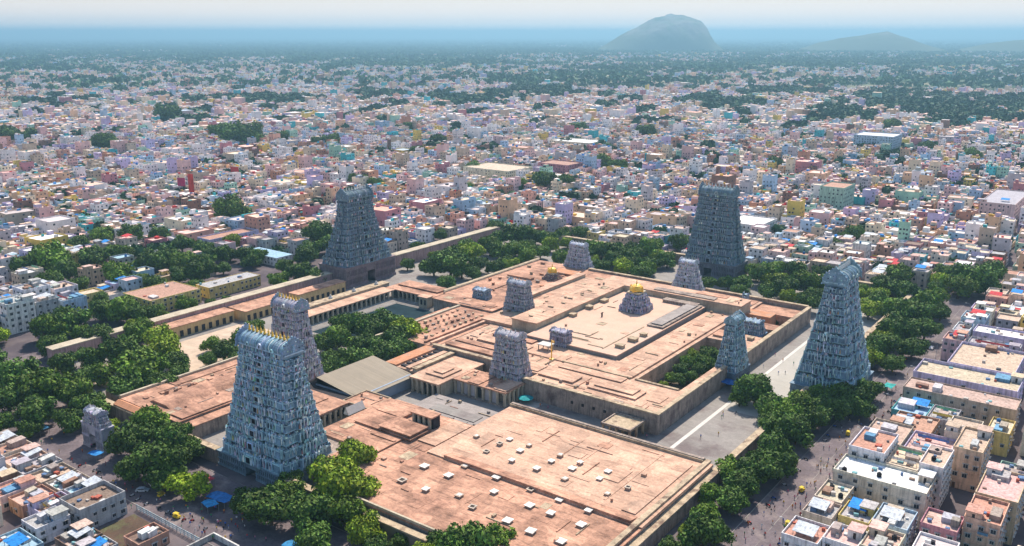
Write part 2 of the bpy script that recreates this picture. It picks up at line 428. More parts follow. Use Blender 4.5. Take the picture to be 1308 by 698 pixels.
# ------------------------------------------------------------------ haze
hb = MB(); hb.box(-170000, 170000, -170000, 170000, -1.0, 342.0)
hm = bpy.data.materials.new('blue_haze'); hm.use_nodes = True
hm.node_tree.nodes.clear()
ho = hm.node_tree.nodes.new('ShaderNodeOutputMaterial'); hv = hm.node_tree.nodes.new('ShaderNodeVolumePrincipled')
hv.inputs['Color'].default_value = (0.29, 0.53, 0.70, 1)
hv.inputs['Density'].default_value = 1.25e-4
hv.inputs['Anisotropy'].default_value = 0.35
hm.node_tree.links.new(hv.outputs[0], ho.inputs['Volume'])
tag(hb.build('haze', hm), kind='stuff')
# ------------------------------------------------------------------ gateway towers
def pal_pick(pal, r):
    t = r.random(); s = 0
    for c, w in pal:
        s += w
        if t <= s: return jit(c, 0.38, r)
    return jit(pal[0][0], 0.38, r)
TEAL = [(tuple(min(.8, c * 1.5 + .008) for c in k), w) for k, w in [((0.15, 0.30, 0.37), .28), ((0.09, 0.20, 0.29), .20), ((0.25, 0.42, 0.48), .16), ((0.50, 0.55, 0.56), .14), ((0.40, 0.27, 0.29), .09), ((0.03, 0.06, 0.10), .13)]]
TEAL2 = [(tuple(min(.8, c * 1.5 + .008) for c in k), w) for k, w in [((0.11, 0.25, 0.32), .30), ((0.06, 0.15, 0.23), .24), ((0.19, 0.34, 0.40), .16), ((0.40, 0.47, 0.49), .11), ((0.24, 0.21, 0.24), .06), ((0.025, 0.05, 0.085), .13)]]
SLATE = [(tuple(min(.8, c * 1.6 + .008) for c in k), w) for k, w in [((0.19, 0.22, 0.28), .32), ((0.12, 0.14, 0.20), .26), ((0.28, 0.28, 0.32), .16), ((0.36, 0.33, 0.33), .1), ((0.22, 0.15, 0.17), .08), ((0.04, 0.05, 0.08), .08)]]
SLATE2 = [(tuple(min(.8, c * 1.3 + .008) for c in k), w) for k, w in [((0.10, 0.19, 0.25), .34), ((0.065, 0.12, 0.18), .28), ((0.17, 0.25, 0.30), .14), ((0.28, 0.30, 0.31), .08), ((0.15, 0.13, 0.16), .08), ((0.03, 0.045, 0.065), .08)]]
MAUVE = [(tuple(min(.8, c * 1.5 + .008) for c in k), w) for k, w in [((0.27, 0.26, 0.32), .30), ((0.17, 0.19, 0.27), .22), ((0.36, 0.33, 0.34), .2), ((0.32, 0.23, 0.23), .12), ((0.42, 0.40, 0.36), .1), ((0.05, 0.05, 0.08), .06)]]
VIOLET = [(tuple(min(.8, c * 1.2 + .008) for c in k), w) for k, w in [((0.21, 0.20, 0.36), .4), ((0.14, 0.13, 0.26), .25), ((0.32, 0.3, 0.42), .2), ((0.36, 0.24, 0.27), .1), ((0.05, 0.04, 0.09), .05)]]
BLUEP = [(tuple(min(.8, c * 1.2 + .008) for c in k), w) for k, w in [((0.12, 0.26, 0.42), .38), ((0.08, 0.17, 0.3), .28), ((0.25, 0.37, 0.47), .18), ((0.42, 0.43, 0.45), .1), ((0.03, 0.06, 0.11), .06)]]

for _p in (TEAL, TEAL2, SLATE, SLATE2, MAUVE, VIOLET, BLUEP):
    for _i, (_c, _w) in enumerate(_p):
        _m = sum(_c) / 3; _k = .5 if _p in (VIOLET, BLUEP) else .40
        _p[_i] = (tuple(x * (1 - _k) + _m * _k for x in _c), _w)
ACCENT = [((.62, .56, .5), .3), ((.5, .26, .26), .2), ((.56, .44, .16), .12), ((.25, .42, .28), .12), ((.62, .62, .64), .26)]

def figure(b, x, y, z, w, h, nx, ny, pal, r):
    """little stucco statue standing proud of a tower face: legs, torso, head"""
    c = pal_pick(ACCENT, r) if r.random() < .22 else pal_pick(pal, r); d = 0.32 * w + 0.1
    fx, fy = x + nx * d * 0.5, y + ny * d * 0.5
    hx = w * 0.36 if ny else d * 0.55; hy = w * 0.36 if nx else d * 0.55
    b.box(fx - hx, fx + hx, fy - hy, fy + hy, z, z + h * 0.72, c, ins=(hx * 0.25, hy * 0.25))
    q = w * 0.17
    b.box(fx - q, fx + q, fy - q, fy + q, z + h * 0.72, z + h, jit(c, .2, r), ins=(q * .3, q * .3))

def mini_dome(b, x, y, z, w, h, pal, r, long=0, nx=0, ny=0):
    """miniature shrine along a cornice: body, eave, domed or barrel cap"""
    c = pal_pick(pal, r); hx = w * 0.5 + (long if ny else 0); hy = w * 0.5 + (long if nx else 0)
    b.box(x - hx, x + hx, y - hy, y + hy, z, z + h * .42, c)
    c2 = pal_pick(pal, r)
    b.box(x - hx * 1.12, x + hx * 1.12, y - hy * 1.12, y + hy * 1.12, z + h * .42, z + h * .52, c2)
    b.box(x - hx * .95, x + hx * .95, y - hy * .95, y + hy * .95, z + h * .52, z + h, c2, ins=(w * .3 if not (long and ny) else w * .15, w * .3 if not (long and nx) else w * .15))

def tier_mesh(a, b_, h, a2, b2, z, u, pal, r, first=False):
    """one storey of the tower: stepped plan, plinth, pilasters and statues, cornice, row of miniature shrines"""
    m = MB()
    basec = pal[0][0]; dark = pal[1][0]; lite = pal[2][0]
    def lerp(k): return (a + (a2 - a) * k, b_ + (b2 - b_) * k)
    steps = ((1.0, 0.87, 0.0), (0.76, 0.95, 0.004), (0.36, 1.04, 0.008))   # (share of length, share of depth)
    # core and three stepped projections on each side
    for (fl, fd, e) in steps:
        for (xa, yb) in ((a * fl * .97, b_ * fd), (a * (fd * .985 + .0), b_ * fl * .96)):
            m.box(-xa, xa, -yb, yb, z + e, z + h * .66 - e, jit(dark, .1, r), ins=((a - a2) * .45 * (fl if xa == a * fl * .97 else 1), (b_ - b2) * .45))
            m.box(-xa - .12 * u, xa + .12 * u, -yb - .16 * u, yb + .16 * u, z + e, z + h * .10 + e, jit(basec, .15, r))
            k = lerp(.62)
            ra, rb = xa - (a - a2) * .42, yb - (b_ - b2) * .42
            m.box(-ra - .14 * u, ra + .14 * u, -rb - .14 * u, rb + .14 * u, z + h * .60 + e, z + h * .655 + e, jit(lite, .15, r))
            m.box(-ra - .05 * u, ra + .05 * u, -rb - .05 * u, rb + .05 * u, z + h * .655 + e, z + h * .70 + e, jit(basec, .15, r), ins=(.1 * u, .1 * u))
    # units along the four faces
    def face(L, depth, nx, ny, tall):
        n = max(3, int(round(2 * L / (1.02 * u))))
        sp = 2 * L / n
        for i in range(n):
            t = -L + sp * (i + .5); f = abs(t) / L
            fd = 1.04 if f < .36 else (.95 if f < .76 else .87)
            off = depth * fd
            x, y = (t, ny * off) if ny else (nx * off, t)
            if f < .085 and ny:
                continue
            kind = i % 2
            zi = z + h * .10
            lean = (b_ - b2 if ny else a - a2)
            xx, yy = x - nx * lean * .05, y - ny * lean * .05
            if kind == 0:
                c = jit(pal[2][0] if r.random() < .75 else pal[min(3, len(pal) - 1)][0], .2, r); w = sp * .19
                m.box(xx - (w if ny else .32 * u), xx + (w if ny else .32 * u), yy - (w if nx else .32 * u), yy + (w if nx else .32 * u), zi, z + h * .80, c)
                m.box(xx - (w * 1.7 if ny else .26 * u), xx + (w * 1.7 if ny else .26 * u), yy - (w * 1.7 if nx else .26 * u), yy + (w * 1.7 if nx else .26 * u), z + h * .535, z + h * .598, c)
            else:
                hh = h * r.uniform(.30, .42)
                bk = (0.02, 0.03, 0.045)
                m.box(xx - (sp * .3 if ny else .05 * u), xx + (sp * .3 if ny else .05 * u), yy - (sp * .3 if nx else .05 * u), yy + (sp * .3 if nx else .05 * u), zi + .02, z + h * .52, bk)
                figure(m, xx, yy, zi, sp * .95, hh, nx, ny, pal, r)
            # small seated figure in front of the plinth
            if r.random() < .6:
                c = pal_pick(pal, r); q = sp * .2
                px, py = xx + nx * .3 * u, yy + ny * .3 * u
                m.box(px - q, px + q, py - q, py + q, z + .02, z + h * .2, c, ins=(q * .4, q * .4))
        # central opening with a frame
        if ny:
            w = L * .062; off = depth * 1.04
            m.box(-w, w, ny * off - .16 * u, ny * off + .12 * u, z + h * .06, z + h * .50, (0.012, 0.012, 0.02))
            c = pal_pick(pal[2:4], r)
            for s in (-1, 1):
                m.box(s * w * 1.25 - w * .22, s * w * 1.25 + w * .22, ny * off - .1 * u, ny * off + .3 * u, z + h * .04, z + h * .55, c)
                figure(m, s * w * 2.1, ny * off, z + h * .08, u * 1.25, h * .50, nx, ny, pal, r)
            m.box(-w * 1.6, w * 1.6, ny * off - .1 * u, ny * off + .38 * u, z + h * .53, z + h * .60, c)
    face(a * .95, b_, 0, -1, 1); face(a * .95, b_, 0, 1, 1); face(b_ * .93, a, 1, 0, 1); face(b_ * .93, a, -1, 0, 1)
    # parapet of miniature shrines, standing between this storey and the next
    ea, eb = lerp(.62)[0] - .35 * u, lerp(.62)[1] * .96 - .3 * u
    def row(L, depth, nx, ny):
        n = max(3, int(round(2 * L / (1.35 * u)))); sp = 2 * L / n
        for i in range(n + 1):
            t = -L + sp * i; f = abs(t) / L
            ext = 1.05 if f < .34 else (.98 if f < .74 else .92)
            x, y = (t, ny * depth * ext) if ny else (nx * depth * ext, t)
            if f < .12: mini_dome(m, x, y, z + h * .70, sp * .6, h * .36, pal, r, long=sp * .5, nx=nx, ny=ny)
            else: mini_dome(m, x, y, z + h * .70, sp * .55, h * r.uniform(.22, .31), pal, r)
            if i < n and r.random() < .8:
                x2, y2 = (t + sp / 2, ny * (depth * ext + .2 * u)) if ny else (nx * (depth * ext + .2 * u), t + sp / 2)
                figure(m, x2, y2, z + h * .70, sp * .42, h * .2, nx, ny, pal, r)
    row(ea, eb, 0, -1); row(ea, eb, 0, 1); row(eb * .9, ea, 1, 0); row(eb * .9, ea, -1, 0)
    return m

def gopuram(name, label, cat, x, y, axis, half_len, half_dep, height, tiers, base_h, pal, stone, top=(.66, .5), seed=1, finials=9, curve=1.25,
            group=None, z0=0.0, finial_col='gold', horn=1.0):
    """stepped gateway tower, long side across its wall; its storeys, barrel roof, horns and finials are its parts"""
    r = random.Random(seed)
    root = thing(name, label, cat, (x, y, z0), R(90) if axis else 0, group)
    u = max(.42, min(.72, height / 66.0))
    A, B = half_len, half_dep
    # stone gate storey with a real passage
    m = MB(); pw = A * (.15 if name != 'entrance_gateway' else .3); bh = base_h
    for s in (-1, 1):
        x0, x1 = (pw, A) if s > 0 else (-A, -pw)
        m.box(x0, x1, -B * .94, B * .94, 0, bh * .97, stone)
        m.box(x0 - (0 if s > 0 else .5 * u), x1 + (.5 * u if s > 0 else 0), -B * .94 - .5 * u, B * .94 + .5 * u, .01, bh * .14, jit(stone, .1, r))
        m.box(x0 - (0 if s > 0 else .35 * u), x1 + (.35 * u if s > 0 else 0), -B * .94 - .35 * u, B * .94 + .35 * u, bh * .48, bh * .54, jit(stone, .1, r))
        n = max(3, int((A - pw) / (1.5 * u)))
        for i in range(n):
            t = x0 + (x1 - x0) * (i + .5) / n
            for q in (-1, 1):
                for (za, zb) in ((.15, .48), (.55, .9)):
                    m.box(t - .3 * u, t + .3 * u, q * B * .94 - .3 * u, q * B * .94 + .3 * u, bh * za, bh * zb, jit(stone, .18, r))
                    if i < n - 1: m.box(t + .55 * u, t + .95 * u, q * B * .94 - .06 * u, q * B * .94 + .06 * u, bh * (za + .03), bh * (zb - .06), (0.02, 0.02, 0.025))
        n = max(3, int(2 * B / (1.6 * u)))
        for i in range(n):
            t = -B * .9 + 1.8 * B * (i + .5) / n
            for (za, zb) in ((.15, .48), (.55, .9)):
                m.box(s * A - .3 * u, s * A + .3 * u, t - .3 * u, t + .3 * u, bh * za, bh * zb, jit(stone, .18, r))
    m.box(-pw - .01, pw + .01, -B * .93, B * .93, bh * .62, bh * .965, stone)
    m.box(-A - .55 * u, A + .55 * u, -B * .94 - .55 * u, B * .94 + .55 * u, bh * .97, bh * 1.03, jit(stone, .1, r))
    m.build('gate_storey', M['sculpt'], root)
    # storeys
    roof_h = height * .115
    zt = height - roof_h * 1.12
    hs = [1 - .055 * i for i in range(tiers)]; k = (zt - bh * 1.03) / sum(hs)
    def sz(t):
        s = 1 - max(0.0, 1 - t) ** curve
        return A * .97 * (1 - (1 - top[0]) * s), B * .97 * (1 - (1 - top[1]) * s)
    z = bh * 1.03
    for i in range(tiers):
        h = hs[i] * k
        t0 = (z - bh) / (zt - bh); t1 = (z + h - bh) / (zt - bh)
        a, b_ = sz(t0); a2, b2 = sz(t1)
        tier_mesh(a, b_, h, a2, b2, z, u, pal, r).build('storey', M['sculpt'], root)
        z += h
    a, b_ = sz(1.0)
    # neck and barrel roof
    m = MB()
    m.box(-a * .95, a * .95, -b_ * .92, b_ * .92, z + .01, z + roof_h * .22, jit(pal[1][0], .1, r))
    n = int(2 * a / (1.1 * u))
    for i in range(n):
        t = -a * .9 + 1.8 * a * (i + .5) / n
        for q in (-1, 1): figure(m, t, q * b_ * .92, z + .03, u * .9, roof_h * .22, 0, q, pal, r)
    m.box(-a * 1.0, a * 1.0, -b_ * 1.02, b_ * 1.02, z + roof_h * .22, z + roof_h * .29, jit(pal[2][0], .1, r))
    prof = []
    for i in range(15):
        g = math.pi * i / 14
        prof.append((b_ * 1.0 * math.cos(g) * (1.05 if 0 < i < 14 else .95), roof_h * .29 + roof_h * .62 * max(0, math.sin(g)) ** .8))
    m.prism(prof[::-1], 0, -a * .93, a * .93, jit(pal[0][0], .1, r), z=z)
    n = int(2 * a / (.9 * u))
    for i in range(n):
        t = -a * .88 + 1.76 * a * (i + .5) / n
        pr2 = [(p * 1.025, roof_h * .29 + (q - roof_h * .29) * 1.03) for p, q in prof]
        m.prism(pr2[::-1], 0, t - .12 * u, t + .12 * u, pal_pick(pal[:4], r), z=z)
    # gable niches on both long sides
    for q in (-1, 1):
        for t, w in ((0, 1.7), (-a * .5, 1.15), (a * .5, 1.15)):
            pts = [(math.cos(g) * w * u * 1.1, math.sin(g) * w * u * 1.5) for g in [math.pi * i / 8 for i in range(9)]]
            v = [(t + p, q * b_ * e, z + roof_h * .30 + h_) for e in (.6, 1.12) for p, h_ in pts]
            m.poly(v, [tuple(range(9)), tuple(range(9, 18))[::-1]] + [(i, i + 1, 10 + i, 9 + i) for i in range(8)], pal_pick(pal[2:4], r))
            m.box(t - .35 * u, t + .35 * u, q * b_ * 1.12 - .05, q * b_ * 1.12 + .06, z + roof_h * .33, z + roof_h * .33 + w * u * .8, (.02, .02, .03))
    m.build('barrel_roof', M['sculpt'], root)
    # horned end gables
    for s in (-1, 1):
        m = MB(); x0, x1 = s * a * .93, s * (a * .93 + .9 * u)
        if s < 0: x0, x1 = x1, x0
        pts = []
        for i in range(13):
            g = math.pi * i / 12
            hh = roof_h * (.12 + .98 * max(0, math.sin(g)) ** .75)
            if i == 6: hh += roof_h * .16 * horn
            if i in (5, 7): hh += roof_h * .07 * horn
            pts.append((b_ * 1.22 * math.cos(g), hh))
        m.prism(pts[::-1], 0, x0, x1, jit(BLUEP[0][0] if pal is TEAL or pal is MAUVE else pal[0][0], .1, r), z=z)
        for i in range(13):
            p, hh = pts[i]
            m.box(x0 - .15 * u, x1 + .15 * u, p - .34 * u, p + .34 * u, z + hh - .35 * u, z + hh + .45 * u, pal_pick(pal[:5], r), ins=(.2 * u, .1 * u))
        xo = s * (a * .93 + .9 * u)
        for ring, (kk, nn) in enumerate(((.86, 11), (.62, 8), (.36, 5))):
            for i in range(nn):
                g = math.pi * (i + .5) / nn; p = b_ * 1.22 * kk * math.cos(g); hh = roof_h * (.12 + .98 * kk * math.sin(g) ** .75); q = .26 * u * (1 + ring * .3)
                m.box(min(xo, xo + s * .25 * u), max(xo, xo + s * .25 * u), p - q, p + q, z + hh - q, z + hh + q, pal_pick(pal, r))
        m.box(min(xo, xo + s * .3), max(xo, xo + s * .3), -.9 * u, .9 * u, z + roof_h * .35, z + roof_h * .8, pal_pick(pal[:4], r), ins=(0, .3 * u))
        m.build('end_gable', M['sculpt'], root)
    # finials: one mesh shared by all
    if finials:
        f = MB(); c = (0.85, 0.55, 0.14) if finial_col == 'gold' else (0.62, 0.6, 0.56)
        q = u * 1.75
        f.lathe(0, 0, [(.26 * q, 0), (.42 * q, .25 * q), (.5 * q, .5 * q), (.2 * q, .85 * q), (.34 * q, 1.1 * q), (.26 * q, 1.35 * q), (.1 * q, 1.6 * q), (.03 * q, 2.3 * q)], c, 8)
        f0 = f.build('finial', M['gold'] if finial_col == 'gold' else M['sculpt'], root)
        zf = z + roof_h * .91
        for i in range(finials):
            t = -a * .8 + 1.6 * a * i / max(1, finials - 1)
            if i == 0: f0.location = (t, 0, zf)
            else: child('finial', f0.data, root, (t, 0, zf))
    return root

GRP = 'sculpted gateway towers of the temple'
GRAN = (0.25, 0.20, 0.21)
gopuram('gateway_tower', 'tall turquoise sculpted gateway tower with golden finials, nearest of the four giants', 'temple tower',
        -243, 187, 0, 18.2, 12.6, 50.5, 11, 5.5, TEAL, (0.18, 0.25, 0.30), top=(.73, .33), seed=11, finials=11, group=GRP)
gopuram('gateway_tower', 'tall teal blue gateway tower seen end-on beside the tree-lined right-hand road', 'temple tower',
        -106, 380, 1, 17.6, 13.2, 55.5, 11, 5.0, TEAL2, (0.15, 0.22, 0.27), top=(.62, .34), seed=12, finials=9, finial_col='stone', group=GRP, horn=1.5)
gopuram('gateway_tower', 'dark slate gateway tower with brown stone gate storey behind the temple tank', 'temple tower',
        -406, 385, 1, 21.5, 12.5, 58.5, 10, 12.5, SLATE2, (0.22, 0.16, 0.17), top=(.54, .36), seed=13, finials=9, finial_col='stone', group=GRP, curve=1.5)
gopuram('gateway_tower', 'dark blue gateway tower on the far side of the temple, city right behind', 'temple tower',
        -230, 533, 0, 18.0, 11.5, 58.0, 11, 9.0, SLATE2, (0.15, 0.15, 0.18), top=(.70, .36), seed=14, finials=9, finial_col='stone', group=GRP)
GRP2 = 'smaller inner gateway towers'
gopuram('gateway_tower', 'grey mauve inner tower with gold finials rising just behind the turquoise tower', 'temple tower',
        -296, 240, 0, 11.8, 8.4, 41.5, 7, 6.5, MAUVE, (0.25, 0.2, 0.2), top=(.68, .42), seed=15, finials=7, group=GRP2)
gopuram('gateway_tower', 'violet grey tower with white finials in the middle of the temple front', 'temple tower',
        -218, 294, 0, 8.8, 6.0, 27.5, 5, 6.0, MAUVE[:], (0.26, 0.2, 0.18), top=(.74, .5), seed=16, finials=5, finial_col='stone', group=GRP2)
gopuram('gateway_tower', 'slate blue tower beside the raised cloister left of the golden dome', 'temple tower',
        -268, 369, 0, 8.6, 5.8, 25.5, 5, 6.0, SLATE, (0.25, 0.2, 0.19), top=(.72, .5), seed=17, finials=5, finial_col='stone', group=GRP2)
gopuram('gateway_tower', 'bright teal tower in the right inner wall above the sunken garden', 'temple tower',
        -146, 364, 1, 8.3, 5.6, 30.5, 7, 5.5, TEAL2, (0.1, 0.14, 0.19), top=(.64, .45), seed=18, finials=5, finial_col='stone', group=GRP2)
gopuram('gateway_tower', 'pale grey tower in the far wall, in front of the dark blue giant', 'temple tower',
        -217, 466, 0, 9.6, 6.4, 25.0, 5, 4.5, [(tuple(min(1, c * 1.35) for c in k), w) for k, w in SLATE], (0.22, 0.24, 0.3), top=(.54, .44), seed=19, finials=5, finial_col='stone', group=GRP2)
gopuram('gateway_tower', 'pale blue-grey tower at the far-left inner corner against the trees', 'temple tower',
        -296, 472, 0, 9.6, 6.2, 23.0, 5, 4.5, [(tuple(min(1, c * 1.3) for c in k), w) for k, w in SLATE], (0.22, 0.24, 0.3), top=(.6, .42), seed=20, finials=5, finial_col='stone', group=GRP2)
gopuram('shrine_tower', 'squat violet tower standing inside the cloister below the golden dome', 'temple tower',
        -221, 338, 0, 5.6, 3.4, 12.4, 2, 3.2, VIOLET, (0.2, 0.18, 0.3), top=(.86, .8), seed=21, finials=3, finial_col='stone', group=GRP2, z0=3.2, horn=1.2)
gopuram('shrine_tower', 'small slate blue tower on the flat roofs left of the slate tower', 'temple tower',
        -301, 379, 0, 5.4, 3.4, 13.0, 2, 6.8, BLUEP, (0.2, 0.22, 0.28), top=(.86, .8), seed=22, finials=3, finial_col='stone', group=GRP2, horn=1.2)
gopuram('shrine_tower', 'low blue-painted shrine tower behind the teal inner tower on the right', 'temple tower',
        -157, 415, 0, 6.2, 4.4, 13.0, 2, 6.0, BLUEP, (0.12, 0.2, 0.32), top=(.8, .7), seed=23, finials=3, finial_col='stone', group=GRP2)
gopuram('shrine_tower', 'tiny pale spire at the right end of the far inner wall', 'temple tower',
        -176, 452, 0, 2.6, 2.2, 14.5, 3, 7.5, BLUEP, (0.2, 0.24, 0.3), top=(.5, .5), seed=24, finials=1, finial_col='stone', group=GRP2)
gopuram('entrance_gateway', 'small weathered grey gate with a tall arch beside the near-left street', 'gate',
        -309, 157, 0, 7.0, 2.6, 15.5, 2, 9.4, [((0.36, 0.36, 0.42), .4), ((0.24, 0.26, 0.33), .3), ((0.46, 0.44, 0.46), .2), ((.3, .24, .24), .1)], (0.33, 0.33, 0.38), top=(.66, .8), seed=25, finials=3, finial_col='stone')

def vimana(name, label, x, y, z0, half, body_h, dome_r, pal, seed):
    """square shrine spire with a gilded dome"""
    r = random.Random(seed); root = thing(name, label, 'shrine spire', (x, y, z0), 0)
    u = .62; z = 0.0
    hs = [1, .85, .7]; k = body_h / sum(hs); a = half
    for i, q in enumerate(hs):
        h = q * k; a2 = half * (1 - .46 * (z + h) / body_h)
        tier_mesh(a, a, h, a2, a2, z, u, pal, r).build('storey', M['sculpt'], root); z += h; a = a2
    m = MB(); m.box(-a * .95, a * .95, -a * .95, a * .95, z + .01, z + .9, (0.5, 0.42, 0.3)); m.build('neck', M['sculpt'], root)
    m = MB(); d = dome_r
    m.lathe(0, 0, [(d * .8, 0), (d * 1.08, d * .1), (d * 1.12, d * .3), (d * 1.0, d * .62), (d * .75, d * .92), (d * .4, d * 1.12), (d * .18, d * 1.2)], (.9, .5, .1), 16, z=z + .9)
    for k4 in range(4):
        g = math.pi / 2 * k4
        cx_, cy_ = math.cos(g) * d * 1.02, math.sin(g) * d * 1.02
        m.box(cx_ - .5, cx_ + .5, cy_ - .5, cy_ + .5, z + .9, z + .9 + d * .95, (.9, .5, .1), ins=(.22, .22))
    m.build('gilded_dome', M['gold'], root, smooth=False)
    m = MB(); m.lathe(0, 0, [(.3, 0), (.5, .3), (.22, .8), (.34, 1.1), (.05, 2.2)], (.9, .6, .2), 8, z=z + .9 + d * 1.2); m.build('finial', M['gold'], root)
    return root
vimana('shrine_spire', 'grey-violet stepped shrine spire crowned by a golden dome at the temple heart', -216.5, 403, 10.0, 7.2, 9.2, 3.3, [((0.34, 0.33, 0.42), .4), ((0.22, 0.22, 0.32), .25), ((0.46, 0.46, 0.54), .25), ((.42, .32, .33), .1)], 5)
vimana('shrine_spire', 'second, smaller golden dome among brown roofs behind the slate inner tower', -292, 436, 7.0, 5.0, 3.6, 2.6, [((0.26, 0.16, 0.14), .5), ((0.15, 0.1, 0.13), .3), ((0.32, 0.22, 0.18), .2)], 6)
# ------------------------------------------------------------------ temple halls and walls (all in metres, one frame)
def W1(*a, **k):
    b = MB(); b.box(*a, **k); return b
def block(root, x0, x1, y0, y1, z0, z1, wm_='wall', rm_='roof', over=.35, th=.4, ri=None, names=('wall', 'roof')):
    o = root.location
    if z1 - th > z0 + .05:
        W1(x0, x1, y0, y1, z0, z1 - th, (1, 1, 1)).build(names[0], M[wm_], root, o)
    W1(x0 - over, x1 + over, y0 - over, y1 + over, z1 - th, z1, (1, 1, 1)).build(names[1], M[rm_], root, o)
def strip(root, x0, x1, y0, y1, z0, z1, rm_='roof', name='raised_roof', slope=0):
    """raised length of roof, with a thin projecting edge"""
    o = root.location; b = MB()
    b.box(x0 + .25, x1 - .25, y0 + .25, y1 - .25, z0 + .003, z1 - .22)
    b.box(x0, x1, y0, y1, z1 - .22, z1)
    b.build(name, M[rm_], root, o)
def parapet(root, x0, x1, y0, y1, z, h=.9, t=.45, sides='nsew', m_='coping', name='parapet'):
    o = root.location
    if 's' in sides: W1(x0, x1, y0, y0 + t, z + .004, z + h).build(name, M[m_], root, o)
    if 'n' in sides: W1(x0, x1, y1 - t, y1, z + .004, z + h).build(name, M[m_], root, o)
    if 'w' in sides: W1(x0, x0 + t, y0 + t + .01, y1 - t - .01, z + .004, z + h).build(name, M[m_], root, o)
    if 'e' in sides: W1(x1 - t, x1, y0 + t + .01, y1 - t - .01, z + .004, z + h).build(name, M[m_], root, o)
def wall_thing(name, label, x0, x1, y0, y1, h, wm_='wall', cope=.35, cm='coping', pil=0, z0=0.0, cat='wall'):
    t = thing(name, label, cat, ((x0 + x1) / 2, (y0 + y1) / 2, 0)); o = t.location
    W1(x0, x1, y0, y1, z0, h - .5).build('wall_body', M[wm_], t, o)
    W1(x0 - cope, x1 + cope, y0 - cope, y1 + cope, h - .5, h).build('coping', M[cm], t, o)
    if pil:
        b = MB()
        if x1 - x0 > y1 - y0:
            n = int((x1 - x0) / pil)
            for i in range(n):
                c = x0 + (x1 - x0) * (i + .5) / n; b.box(c - .35, c + .35, y0 - .22, y1 + .22, z0 + .01, h - .52)
        else:
            n = int((y1 - y0) / pil)
            for i in range(n):
                c = y0 + (y1 - y0) * (i + .5) / n; b.box(x0 - .22, x1 + .22, c - .35, c + .35, z0 + .01, h - .52)
        b.build('pilasters', M[wm_], t, o)
    return t
def colonnade(root, p0, p1, z0, z1, step, w=.9, m_='wall_pale', face=None):
    """columns as separate parts along a straight line"""
    n = max(2, int(round(math.dist(p0, p1) / step)))
    o = root.location; me = None
    for i in range(n + 1):
        x = p0[0] + (p1[0] - p0[0]) * i / n; y = p0[1] + (p1[1] - p0[1]) * i / n
        if me is None:
            b = MB(); q = w / 2
            b.box(-q * 1.3, q * 1.3, -q * 1.3, q * 1.3, 0, (z1 - z0) * .12); b.box(-q, q, -q, q, (z1 - z0) * .12, (z1 - z0) * .84)
            b.box(-q * 1.5, q * 1.5, -q * 1.5, q * 1.5, (z1 - z0) * .84, z1 - z0)
            c = b.build('column', M[m_], root); c.location = (x - o[0], y - o[1], z0 - o[2]); me = c.data
        else:
            child('column', me, root, (x - o[0], y - o[1], z0 - o[2]))

# outer walls
wall_thing('temple_wall', 'long low outer wall of brown stone beside the right-hand tree-lined road', -111.2, -109.2, 180, 361, 5.6)
wall_thing('temple_wall', 'outer wall stretch beyond the teal end-on gateway tower', -111.2, -109.2, 398, 546, 5.6)
wall_thing('temple_wall', 'high pink-striped outer wall left of the temple tank, flat pale top', -412, -406, 190, 363, 8.6, 'pink_wall', cm='wall_pale', pil=2.4)
wall_thing('temple_wall', 'pink-striped outer wall beyond the dark slate tower, running to the far trees', -412, -406, 407, 545, 8.6, 'pink_wall', cm='wall_pale', pil=2.4)
wall_thing('temple_wall', 'far outer wall left of the dark blue gateway tower', -405, -251, 543, 545.5, 6.5)
wall_thing('temple_wall', 'far outer wall right of the dark blue gateway tower', -209, -112, 543, 545.5, 6.5)
wall_thing('temple_wall', 'front outer wall under the trees right of the turquoise tower', -224, -112, 174.5, 176.5, 5.8, 'shed')
wall_thing('temple_wall', 'front outer wall under the trees left of the turquoise tower', -405, -262, 174.5, 176.5, 5.8)

# the great flat hall in front (thousand-pillar hall)
t = thing('pillared_hall', 'vast flat pinkish roofed hall dotted with white vents in the foreground', 'hall', (-153, 222, 0)); o = t.location
W1(-197, -111.6, 178, 267, .03, 6.4).build('wall', M['wall'], t, o)
W1(-197.3, -111.4, 177.7, 216.2, 6.4, 6.85).build('roof', M['roof'], t, o)
W1(-197.3, -111.4, 216.21, 267.3, 6.4, 7.35).build('roof', M['roof_pale'], t, o)
b = MB(); b.prism([(0, 0), (6.0, 0), (6.0, .25), (.35, 1.35), (0, 1.35)][::-1], 0, -189.5, -115.4, (1, 1, 1), cy=216.3, z=6.86)
b.build('roof_ridge', M['roof'], t, o)
W1(-197.6, -114.8, 266.0, 268.2, 7.36, 8.3).build('parapet', M['coping'], t, o)
W1(-197.4, -114.8, 266.5, 267.7, 8.3, 8.62).build('parapet', M['wall'], t, o)
W1(-114.4, -112.6, 178, 268.2, 7.36, 8.1).build('parapet', M['coping'], t, o)
W1(-196.6, -116, 177.9, 178.6, 6.86, 7.7).build('parapet', M['wall_pale'], t, o)
strip(t, -121.5, -116.6, 221.5, 262, 7.35, 7.72, 'roof_pale')
strip(t, -150, -148.8, 238, 262, 7.35, 7.5, 'roof_pale')
strip(t, -129.5, -128.6, 224, 265, 7.35, 7.5, 'roof_pale')
strip(t, -139, -131, 236, 246, 7.35, 7.62, 'roof_pale')
for (x0, x1, y0, y1) in ((-172, -166, 254, 254.6), (-147, -139, 231, 231.5), (-160, -150, 251, 251.5), (-185, -178, 247, 247.6), (-128, -120, 240, 240.5)):
    strip(t, x0, x1, y0, y1, 7.35, 7.52, 'roof_pale', name='roof_kerb')
